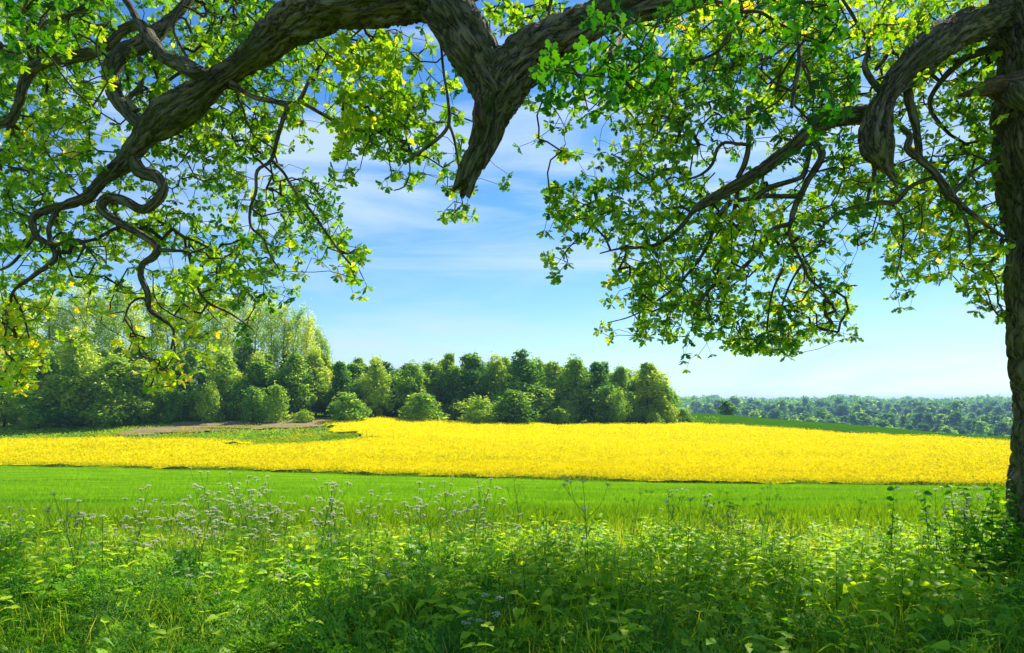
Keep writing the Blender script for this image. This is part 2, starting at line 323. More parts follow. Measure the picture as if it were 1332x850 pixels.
# ------------------------------------------------------------ rapeseed flowers, crop blades
def scatter(n, x0, x1, y0, y1, f, power=1.):
    """points with more of them near the camera"""
    u = rng.random(n); y = (y0 ** (1 - power) + u * (y1 ** (1 - power) - y0 ** (1 - power))) ** (1 / (1 - power)) if power != 1 else y0 * (y1 / y0) ** u
    x = (x0 + rng.random(n) * (x1 - x0)) * y; m = f(x, y); return x[m], y[m]
x, y = scatter(330000, -.86, .78, 40, 118, in_rape, 1.6)
clump = vn2(x, y, 1.2, 31); strk = vn2(x * .12, y, 1.1, 33)
big = vn2(x * .25, y, 5, 34); keep = (clump * .5 + strk * .7 + big * .3 + rng.random(len(x)) * .45) > .52; x, y, clump = x[keep], y[keep], clump[keep]
n = len(x); mb = MB(); z = rape_z(x, y) + rng.random(n) * .24 - .02
big = vn2(x * .25, y, 5, 34); tn = np.clip(.12 + .35 * clump + .45 * big + rng.normal(0, .15, n) + .08, 0, 1)
D = unit(rng.normal(size=(n, 3)) * [1, 1, .45]); stamp(mb, *QUAD, np.stack([x, y, z], 1), *frames(D, rng.random(n) * 6.3), .09 + .09 * rng.random(n), tn)
k = 34000; xx = rng.uniform(-66, 42, k); yy = border(xx) + rng.normal(.45, .45, k); mm = in_rape(xx, yy + 1.3); xx, yy = xx[mm], yy[mm]; k = len(xx); hh = rng.random(k)
stamp(mb, *QUAD, np.stack([xx, yy, tz(xx, yy) + .05 + hh * .42], 1), *frames(unit(rng.normal(size=(k, 3)) * [1, 1, .45]), rng.random(k) * 6.3), .05 + .07 * rng.random(k), np.clip(.6 * hh + rng.normal(.02, .2, k), 0, 1))
tag(mb.build('rapeseed_flowers', M['rape']), 'bright yellow rapeseed blossom covering the field before the wood', 'rapeseed', kind='stuff')
# stems showing along the near edge of the rapeseed
n = 16000; x = rng.uniform(-66, 42, n); y = border(x) + rng.normal(.5, .5, n); m = in_rape(x, y + 1.6); x, y = x[m], y[m]; n = len(x)
mb = MB(); D = unit(np.stack([rng.normal(0, .25, n), rng.normal(0, .25, n), np.ones(n)], 1))
stamp(mb, BLADE[0] * [2.2, 1, 1], BLADE[1], np.stack([x, y, tz(x, y)], 1), *frames(D, rng.random(n) * 6.3), .14 + .24 * rng.random(n), .2 + rng.random(n) * .8)
tag(mb.build('rapeseed_stems', M['crop']), 'row of green stems along the near edge of the yellow field', 'stems', kind='stuff')
# young crop
def crop_in(x, y): return (y < border(x) - .3)
x, y = scatter(260000, -.84, .78, 8.6, 62, crop_in, 1.5)
row = np.abs(((y - .07 * x) * .9 + .35 * vn2(x, y, 9, 41)) % 9.0 - 4.5)
rowk = row; n = len(x); mb = MB()
D = unit(np.stack([rng.normal(0, .35, n), rng.normal(0, .35, n), np.ones(n)], 1))
hgt = np.where(y < 13, .30, .15) * (.6 + .6 * rng.random(n)) * (.75 + .5 * vn2(x, y, 2.2, 42))
stamp(mb, BLADE[0] * [1.5, 1, 1] * 1.0, BLADE[1], np.stack([x, y, gz(x, y)], 1), *frames(D, rng.random(n) * 6.3), hgt * (1 + y / 90), np.clip(.22 + .40 * vn2(x * .3, y, 2.2, 43) + .25 * rng.random(n) + .25 * (y < 15) - .5 * (rowk < .42), 0, 1))
tag(mb.build('young_crop', M['crop']), 'short green cereal crop between the wild verge and yellow field', 'crop', kind='stuff')
x, y = scatter(60000, -.84, .0, 64, 112, lambda x, y: ~in_rape(x, y) & (vn2(x, y * .6, 2.2, 18) > .56) & (y < 88), 1.4); n = len(x); mb = MB()
D = unit(rng.normal(size=(n, 3)) * [1, 1, .45]); stamp(mb, *QUAD, np.stack([x, y, tz(x, y) + .1 + .3 * rng.random(n)], 1), *frames(D, rng.random(n) * 6.3), .08 + .09 * rng.random(n), np.clip(rng.normal(.22, .25, n), 0, 1))
tag(mb.build('stray_rapeseed', M['rape']), 'thin patchy rapeseed among weeds at the left edge of the bare strip', 'rapeseed', kind='stuff')
# grass on the margin before the wood
x, y = scatter(60000, -.84, .3, 70, 125, lambda x, y: ~in_rape(x, y) & (~inpoly(*edge_noise(x, y), soil_poly) | (vn2(x * .5, y, 1.6, 17) > .47)), 1.4)
n = len(x); mb = MB(); D = unit(rng.normal(size=(n, 3)) * [1, 1, .6] + [0, 0, .5])
stamp(mb, *QUAD, np.stack([x, y, tz(x, y) + .1 * rng.random(n)], 1), *frames(D, rng.random(n) * 6.3), .12 + .2 * rng.random(n), np.clip(.2 + .6 * vn2(x, y, 4, 51) + .2 * rng.random(n), 0, .85))
tag(mb.build('margin_grass', M['grass']), 'rough green grass on the strip between the wood and yellow field', 'grass', kind='stuff')

# ------------------------------------------------------------ wood trees (prototypes of their own kinds, copied)
def crown(mb, H, Rd, base, nl, per, leaf, dens_tint=.45, shape=1., lob=(.15, .36), seed=0):
    r = np.random.default_rng(seed); C = []
    for i in range(nl):
        t = (i + .5) / nl; zc = base + (H - base) * (t * .92 + .02)
        env = max(math.sin(math.pi * min(1, (t * .84 + .16)) ** shape) ** .6, .8 if t < .3 else 0); a = i * 2.4 + r.uniform(-.5, .5); q = math.sqrt(r.random()) * (.84 if t < .72 else .5)
        C.append((math.cos(a) * Rd * env * q, math.sin(a) * Rd * env * q, zc + r.normal(0, .02) * H, Rd * max(.22 if t > .75 else 0, r.uniform(*lob)) * (1.25 if t < .85 else 1.)))
    for cx, cy_, cz, cr in C:
        d = unit(r.normal(size=(per, 3))); k = .62 + .42 * r.random(per) ** .6
        nb = vn(d * 2.8 + [cx, cy_, cz], seed); k *= (.55 + .85 * nb); k += (r.random(per) < .16) * r.random(per) * .5
        p = np.array([cx, cy_, cz]) + d * (k * cr)[:, None] * [1, 1, .85]
        p = p[p[:, 2] > .15]; d = d[:len(p)]; nn = unit(d + r.normal(size=d.shape) * .8 + [0, 0, .3])
        S, Dd, Nn = frames(np.cross(nn, r.normal(size=nn.shape)))
        tt = np.clip(dens_tint + r.normal(0, .14, len(p)) + r.normal(0, .06), 0, 1)
        stamp(mb, *QUAD, p, S, Dd, np.cross(S, Dd), leaf * (.6 + .8 * r.random(len(p))), tt)
    return C
def trunkmb(mb, H, r0, C=None, seed=0, nb=5, lean=.3):
    r = np.random.default_rng(seed); P = np.stack([np.cumsum(r.normal(0, lean * .12, 7)), np.cumsum(r.normal(0, lean * .12, 7)), np.linspace(-.3, H * .85, 7)], 1); P[0, :2] = 0; P[1, :2] *= .3
    Q = catmull(P, H / 14); tube(mb, Q, np.linspace(r0, r0 * .25, len(Q)), 7, mat=0)
    if C:
        for c in [C[i] for i in r.choice(len(C), min(nb, len(C)), False)]:
            z = min(c[2] * .6, H * .6); k = np.argmin(abs(Q[:, 2] - z)); s = Q[k]; e = np.array(c[:3]); mid = (s + e) / 2 - [0, 0, .1 * H * .2]
            q = catmull([s, mid, e], H / 20); tube(mb, q, np.linspace(r0 * .45, r0 * .1, len(q)), 5)
def make_tree(name, H, Rd, base, nl, per, leaf, tint, shape, seed, nb=6, r0=.22, lob=(.15, .36)):
    root = empty(name, (0, 0, 0)); c = MB(); C = crown(c, H, Rd, base, nl, per, leaf, tint, shape, lob, seed)
    t = MB(); trunkmb(t, H, r0, C, seed, nb)
    t.build('trunk', M['trunk'], root, True); c.build('crown', M['wood_leaf'], root)
    root['_p'] = 1; return root
def airy(name, seed, tint=.62):
    r = np.random.default_rng(seed); root = empty(name, (0, 0, 0)); t = MB(); c = MB(); H = 17.
    P = catmull([(0, 0, -.3), (r.normal(0, .15), r.normal(0, .15), 5), (r.normal(0, .35), r.normal(0, .35), 11), (r.normal(0, .5), r.normal(0, .5), H)], .8)
    tube(t, P, np.linspace(.17, .03, len(P)), 6)
    for i in range(26):
        z = 4.5 + (H - 5) * (i / 26) ** .9 ; k = np.argmin(abs(P[:, 2] - z)); a = r.uniform(0, 6.3); ln = (3.3 - 2.3 * i / 26) * r.uniform(.7, 1.2)
        e = P[k] + [math.cos(a) * ln * .62, math.sin(a) * ln * .62, ln * .95]; q = catmull([P[k], (P[k] + e) / 2 + [math.cos(a) * .2, math.sin(a) * .2, -.1], e], .4)
        tube(t, q, np.linspace(.06, .012, len(q)), 4)
        m = int(190 * r.uniform(.6, 1.4)); s = q[r.integers(len(q) // 3, len(q), m)] + r.normal(size=(m, 3)) * [.42, .42, .5]
        S, D_, Nn = frames(r.normal(size=(m, 3)), r.random(m) * 6.3); stamp(c, *QUAD, s, S, D_, Nn, .20 * (.6 + .8 * r.random(m)), np.clip(tint + r.normal(0, .15, m), 0, 1))
    t.build('trunk', M['trunk'], root, True); c.build('crown', M['wood_leaf'], root); return root
PR = {'D': [make_tree('broadleaf_tree', 11, 3.6, .5, 32, 400, .32, t_, sh, s) for s, t_, sh in ((1, .22, .9), (2, .36, 1.), (3, .28, .85), (4, .44, .95))],
      'L': [make_tree('broadleaf_tree', 11, 3.8, .8, 32, 390, .32, t_, sh, s) for s, t_, sh in ((11, .50, .95), (12, .60, .85), (13, .55, 1.))],
      'B': [make_tree('shrub', 4.2, 2.2, .0, 18, 260, .22, t_, 1., s, 4, .07, (.18, .44)) for s, t_ in ((21, .48), (22, .58), (23, .38))],
      'A': [airy('tall_tree', s, t_) for s, t_ in ((31, .70), (32, .62), (33, .8))],
      'F': [make_tree('distant_tree', 12, 4.8, .6, 14, 90, 1.15, t_, 1., s, 2, .3, (.3, .45)) for s, t_ in ((41, .0), (42, .2), (43, .42), (44, .08))]}
NOM = {'D': (11, 3.6), 'L': (11, 3.8), 'B': (4.2, 2.2), 'A': (17, 2.6), 'F': (12, 4.6)}
used = set(); ki = {k: 0 for k in PR}
def plant(kind, x, y, h, wd=None, var=None):
    ps = PR[kind]; i = (ki[kind] if var is None else var) % len(ps); ki[kind] += 1; p = ps[i]
    if p.name in used: o = copy_tree(p)
    else: used.add(p.name); o = p
    H, Rd = NOM[kind]; sz = h / H; sx = (wd / (2 * Rd)) if wd else sz
    sx = min(max(sx, sz * .6), sz * 1.7)
    o.location = (x, y, float(tz(x, y)) - .05); o.scale = (sx, sx, sz); o.rotation_euler = (0, 0, rng.uniform(0, 6.28)); return o
FR = [ # px, base, top, width px, kind
 (5,556,505,60,'L'),(58,556,462,85,'L'),(50,558,527,52,'B'),(98,554,430,62,'L'),(118,553,490,50,'L'),(150,552,466,80,'L'),(142,555,516,78,'B'),(95,556,523,44,'B'),
 (182,551,470,58,'L'),(212,549,511,36,'B'),(240,548,486,52,'D'),(262,548,500,40,'L'),(292,546,458,56,'L'),(308,547,505,34,'B'),(340,545,470,66,'D'),(384,543,462,58,'D'),(410,543,485,40,'L'),(436,541,474,52,'D'),
 (466,541,466,44,'L'),(490,542,470,46,'L'),(509,543,503,34,'B'),(531,543,470,46,'D'),(557,544,470,50,'L'),(584,545,460,46,'L'),(594,547,518,30,'B'),(614,547,459,60,'D'),
 (645,548,466,44,'L'),(648,550,512,50,'B'),(679,549,458,62,'D'),(700,551,503,60,'B'),(719,549,470,50,'D'),(749,549,464,52,'L'),(776,549,468,44,'D'),(790,551,502,58,'B'),
 (808,549,476,40,'D'),(843,549,472,62,'L'),(862,549,498,34,'D'),(868,551,525,26,'B'),(888,549,532,36,'B'),(735,551,520,34,'B'),(820,551,520,30,'B')]
for px in (22,78,120,168,228,278,325,356,400,452,545,628,664,722,806,852): FR.append((px + int(rng.integers(-6, 7)), 550 if 180 < px < 600 else 553, int(rng.integers(506, 540)) - (8 if px < 400 else 0), int(rng.integers(22, 70)), 'B'))
trees = []
for px, b, t, wd, k in FR:
    x, y = hit(px, b, 0, 60, 140); h = (b - t) / F * y; trees.append([px, k, plant(k, x, y, h, wd / F * y * 1.12)])
SKX = [0, 60, 120, 200, 300, 360, 400, 430, 450, 500, 550, 590, 640, 680, 740, 800, 850, 872]; SKY = [452, 440, 446, 452, 450, 452, 455, 462, 466, 472, 472, 463, 464, 460, 468, 472, 478, 500]
for i, px in enumerate(np.arange(-20, 866, 17)):
    px = px + rng.uniform(-6, 6); x, y = hit(px, 548, 0, 60, 125); y = min(y, 112); y += 5 + (i % 3) * 4; x = (px - CX) / F * y
    t = np.interp(px, SKX, SKY) + rng.uniform(-3, 14); h = E - (t - HY) / F * y - tz(x, y); k = 'DLLD'[i % 4]
    trees.append([px, k, plant(k, x, y, h, rng.uniform(44, 62) / F * y)])
for px, t in ((-10, 395), (12, 385), (35, 392), (60, 380), (82, 388), (104, 372), (126, 384), (150, 372), (172, 380), (196, 374), (216, 383), (238, 377), (258, 388), (276, 381), (298, 386), (316, 380), (334, 388), (352, 392), (368, 398), (384, 402), (398, 412), (410, 424), (424, 440)):
    x, y = hit(px, 548, 0, 60, 125); y = min(y, 112) + 12 + rng.uniform(0, 7); x = (px - CX) / F * y
    h = E - (t - HY) / F * y - tz(x, y); trees.append([px, 'A', plant('A', x, y, h, None)])
def ordn(n):
    s = ['', 'first', 'second', 'third', 'fourth', 'fifth', 'sixth', 'seventh', 'eighth', 'ninth', 'tenth', 'eleventh', 'twelfth']
    return s[n] if n < 13 else f"{n}{'th' if 10 < n % 100 < 20 else {1: 'st', 2: 'nd', 3: 'rd'}.get(n % 10, 'th')}"
DESC = {'D': ('dense dark green broadleaf tree from the left along the wood edge', 'tree', 'dark broadleaf trees of the wood'),
        'L': ('lighter green broadleaf tree from the left along the wood edge', 'tree', 'lighter broadleaf trees of the wood'),
        'B': ('low pale green rounded bush from the left at the foot of the wood', 'bush', 'bushes at the foot of the wood'),
        'A': ('tall slender airy tree from the left rising above the dense wood', 'tree', 'tall airy trees at the left end of the wood')}
for k in 'DLBA':
    for i, (px, _, o) in enumerate(sorted([t for t in trees if t[1] == k], key=lambda t: t[0])):
        d = DESC[k]; tag(o, f'{ordn(i + 1)} {d[0]}', d[1], d[2])
# distant valley trees and ridge
far_t = []
def fart(px, base, d, hm, wm, var=None):
    x = (px - CX) / F * d; o = plant('F', x, d, hm, wm, var); o.location.z = E - (base - HY) / F * d; o.location.z = float(tz(x, d)) - .3; far_t.append((px, d, o))
for d, n_, x0, x1, h0, h1 in ((260, 12, 1140, 1345, 4, 7), (340, 22, 1020, 1345, 6, 10), (430, 30, 980, 1350, 8, 12), (560, 34, 940, 1350, 9, 15), (720, 40, 900, 1350, 12, 18)):
    for i in range(n_):
        px = x0 + (i + rng.random()) * (x1 - x0) / n_; fart(px, 0, d * rng.uniform(.93, 1.07), rng.uniform(h0, h1) * (1.25 if rng.random() < .15 else 1), rng.uniform(h0, h1) * rng.uniform(.7, 1.5))
far_t.sort(key=lambda q: q[0])
for i, (px, d, o) in enumerate(far_t): tag(o, f'{ordn(i + 1)} small rounded hazy tree from the left in the valley beyond the hill', 'tree', 'valley trees beyond the yellow field')
o = plant('F', (945 - CX) / F * 165, 165, 3.4, 2.9, 1); o.name = 'lone_tree'; o.location.z = float(tz(o.location.x, 165)) - .1
o.location.z = E - (533 - HY) / F * 165 - 1.1
tag(o, 'small dark lone round tree standing on the green crest right of the wood', 'tree')
x = (945 - CX) / F * 165; o.location.z = float(tz(x, 165)) - .1; h = E - (521 - HY) / F * 165 - o.location.z; o.scale = (4.4 / 9.2, 4.4 / 9.2, h / 12)
for d, n_, h0, h1, nm, lb in ((900, 150, 14, 19, 'ridge_wood', 'dark continuous bluish wood on the nearer horizon ridge'), (1500, 170, 22, 30, 'horizon_wood', 'pale blue hazy wood along the farthest horizon')):
    mb = MB(); r = np.random.default_rng(int(d))
    for i in range(n_):
        px = 860 + (i + r.random()) / n_ * 560 ; dd = d * r.uniform(.96, 1.1); cx = (px - CX) / F * dd; h = r.uniform(h0, h1) * (.8 + .45 * float(vn(np.array([[px / 38, .5, 1.5]]), 90)[0])); m = 130
        dv = unit(r.normal(size=(m, 3))); dv[:, 2] = abs(dv[:, 2]); p = np.array([cx, dd, float(tz(cx, dd)) + h * .42]) + dv * [h * .42, h * .42, h * .55] * (.8 + .35 * r.random((m, 1)))
        p[: m // 4, 2] -= h * .4
        S, D_, Nn = frames(r.normal(size=(m, 3)), r.random(m) * 6.3); stamp(mb, *QUAD, p, S, D_, Nn, h * .16 * (.6 + .8 * r.random(m)), np.clip(.10 + r.normal(0, .07, m) + r.normal(0, .06), 0, 1))
    tag(mb.build(nm, M['wood_leaf']), lb, 'wood', kind='stuff')
# wind turbine and mast on the horizon, marker post before the wood
wt = empty('wind_turbine', ((1298 - CX) / F * 2600, 2600, -12)); tag(wt, 'tiny white three-bladed wind turbine on the far right horizon', 'wind turbine')
hz = E - (517.5 - HY) / F * 2600 + 12; mb = MB(); tube(mb, [(0, 0, 0), (0, 0, hz * .5), (0, 0, hz)], [1.8, 1.5, 1.1], 10); mb.build('tower', M['white_paint'], wt, True)
mb = MB(); tube(mb, [(0, -3, hz + .6), (0, 1.5, hz + .6), (0, 4.5, hz + .6)], [1.2, 1.5, 1.], 8); mb.build('nacelle', M['white_paint'], wt, True)
for k in range(3):
    a = k * 2.094 + .35; dx, dz = math.sin(a), math.cos(a); mb = MB(); P = np.array([(dx * t, -3.3, hz + .6 + dz * t) for t in (0, 3, 9, 16, 24)]); tube(mb, P, [.9, 1.1, .9, .6, .2], 6); mb.build('blade', M['white_paint'], wt, True)
ms = empty('radio_mast', ((1093 - CX) / F * 1400, 1400, 0)); tag(ms, 'tiny grey lattice mast poking above the horizon wood', 'mast')
ms.location.z = -6; hz = E - (518 - HY) / F * 1400 + 6; mb = MB()
for a in range(3): mb2 = tube(mb, [(math.cos(a * 2.1) * 1.1, math.sin(a * 2.1) * 1.1, 0), (math.cos(a * 2.1) * .4, math.sin(a * 2.1) * .4, hz)], [.3, .2], 5)
for k in range(12):
    z = hz * (k + .5) / 12; rr = 1.1 - .7 * (k + .5) / 12; tube(mb, [(rr, 0, z), (-rr * .5, rr * .87, z + .8), (-rr * .5, -rr * .87, z + 1.6)], .12, 4)
mb.build('lattice', M['grey_metal'], ms); mb = MB(); tube(mb, [(0, 0, hz - .5), (0, 0, hz + 3.)], [.25, .12], 6); mb.build('antenna', M['grey_metal'], ms)
x, y = hit(770, 549, 0, 60, 125); mb = MB(); po = empty('marker_post', (x, y - 1.2, float(tz(x, y - 1.2)))); tag(po, 'small white post standing in the grass before the wood', 'post')
tube(mb, [(0, 0, -.2), (0, 0, .7), (0, 0, .95)], [.07, .07, .06], 8); mb.build('shaft', M['white_paint'], po, True); mb = MB(); tube(mb, [(0, 0, .95), (0, 0, 1.0), (0, 0, 1.08)], [.075, .075, .02], 8); mb.build('cap', M['grey_metal'], po, True)

# ------------------------------------------------------------ the old oak
oak = empty('oak_tree', tuple(W(1378, 760, 6.3) * [1, 1, 0])); oak_loc = np.array(oak.location)
tag(oak, 'old gnarled oak at right edge whose mossy limbs overhang the whole view', 'tree')
thick = []; nodes = []   # skeleton points for twigs: x,y,z
def branch(name, pts, sides=10, bark=.5, step=.06, mat='bark', jag=0., parent=None, skel=True, widths=None):
    """pts: (px, py, depth, width in picture px)"""
    A = np.array([list(W(p[0], p[1], p[2])) + [p[3] / 2 / F * p[2]] for p in pts]); Q = catmull(A, step)
    if len(Q) > 12 and bark > .1:
        k = np.clip(Q[:, 3], 0, .03)[:, None]; Q[:, :3] += k * .5 * (np.stack([vn(Q[:, :3] * 6, s) for s in (61, 62, 63)], 1) - .5)
    mb = MB(); tube(mb, Q[:, :3] - oak_loc, np.maximum(Q[:, 3], .003), sides, bark, s0=float(len(nodes)) * .37 % 7, jag=jag)
    o = mb.build(name, M[mat], parent or oak, True)
    if pts[0][3] > 9:
        for q in Q[::max(1, int(.1 / step))]:
            if q[3] > .022: thick.append((q[:3].copy(), q[3]))
    if skel: nodes.append(Q[::max(1, int(.12 / step)), :3])
    return o
tr = branch('trunk', [(1392, 800, 6.3, 215), (1388, 760, 6.3, 190), (1386, 725, 6.3, 160), (1386, 680, 6.3, 136), (1388, 620, 6.3, 126), (1390, 500, 6.3, 124), (1386, 380, 6.3, 126), (1379, 250, 6.3, 130), (1370, 180, 6.3, 136), (1372, 120, 6.3, 134), (1372, 60, 6.3, 128), (1368, 0, 6.35, 140), (1366, -80, 6.4, 130), (1372, -180, 6.4, 125), (1372, -300, 6.4, 115), (1360, -480, 6.3, 80), (1340, -640, 6.2, 40)], 110, 1., .022)
branch('broken_limb', [(1345, 116, 6.2, 60), (1312, 116, 6.0, 44), (1292, 112, 5.95, 30), (1275, 116, 5.9, 21), (1262, 121, 5.88, 12), (1248, 124, 5.86, 4)], 28, .8, .03, 'dead_wood', .05, skel=False)
branch('burl', [(1310, 110, 6.1, 10), (1318, 118, 5.9, 34), (1328, 128, 5.85, 38), (1340, 140, 5.95, 12)], 24, .9, .03, skel=False)
# great middle limb: from the trunk above the frame, down to the elbow and up again to the left
branch('limb', [(1368, -270, 6.4, 95), (1290, -235, 6.3, 80), (1180, -160, 6.0, 66), (1050, -88, 5.6, 58), (930, -35, 5.3, 52), (850, 0, 5.15, 50), (796, 20, 5.05, 52), (747, 40, 5., 58), (700, 68, 5., 68), (665, 98, 5., 78), (646, 128, 5., 72), (638, 152, 5., 58), (630, 178, 5., 44), (618, 206, 5., 37), (609, 226, 5., 34), (603, 240, 5., 32)], 64, 1., .022, jag=.16)
branch('limb', [(655, 130, 5., 60), (638, 100, 5.02, 74), (616, 66, 5.05, 76), (592, 28, 5.1, 78), (562, -2, 5.15, 78), (515, -8, 5.2, 88), (465, -2, 5.3, 72), (425, 8, 5.45, 60), (380, 34, 5.6, 50), (340, 64, 5.7, 44), (297, 95, 5.8, 42), (248, 130, 5.9, 40), (205, 160, 5.95, 36), (176, 192, 6., 27), (158, 215, 6., 22), (132, 236, 6., 15), (112, 257, 6., 16), (85, 267, 6., 14), (56, 274, 6., 12), (43, 286, 6., 11), (49, 308, 6., 10), (67, 321, 6., 10), (70, 340, 6., 9), (45, 357, 6., 7), (17, 381, 6., 5), (13, 402, 6., 4), (6, 443, 6., 3), (8, 462, 6., 2)], 56, 1., .022)
branch('limb', [(560, 5, 5.2, 60), (530, -50, 5.4, 66), (480, -140, 5.9, 60), (430, -260, 6.5, 50), (400, -420, 7., 34), (380, -600, 7.2, 16)], 30, .8, .05)
branch('broken_stub', [(648, 165, 4.96, 30), (642, 190, 4.95, 20), (635, 208, 4.94, 12), (630, 220, 4.93, 4)], 20, .8, .02, skel=False, jag=.03)
branch('burl', [(624, 128, 4.9, 8), (622, 144, 4.78, 26), (623, 156, 4.76, 24), (630, 168, 4.84, 8)], 24, 1., .02, 'dead_wood', skel=False)
branch('burl', [(240, 86, 5.7, 8), (250, 96, 5.62, 24), (262, 96, 5.6, 22), (270, 90, 5.7, 6)], 20, .9, .02, skel=False)
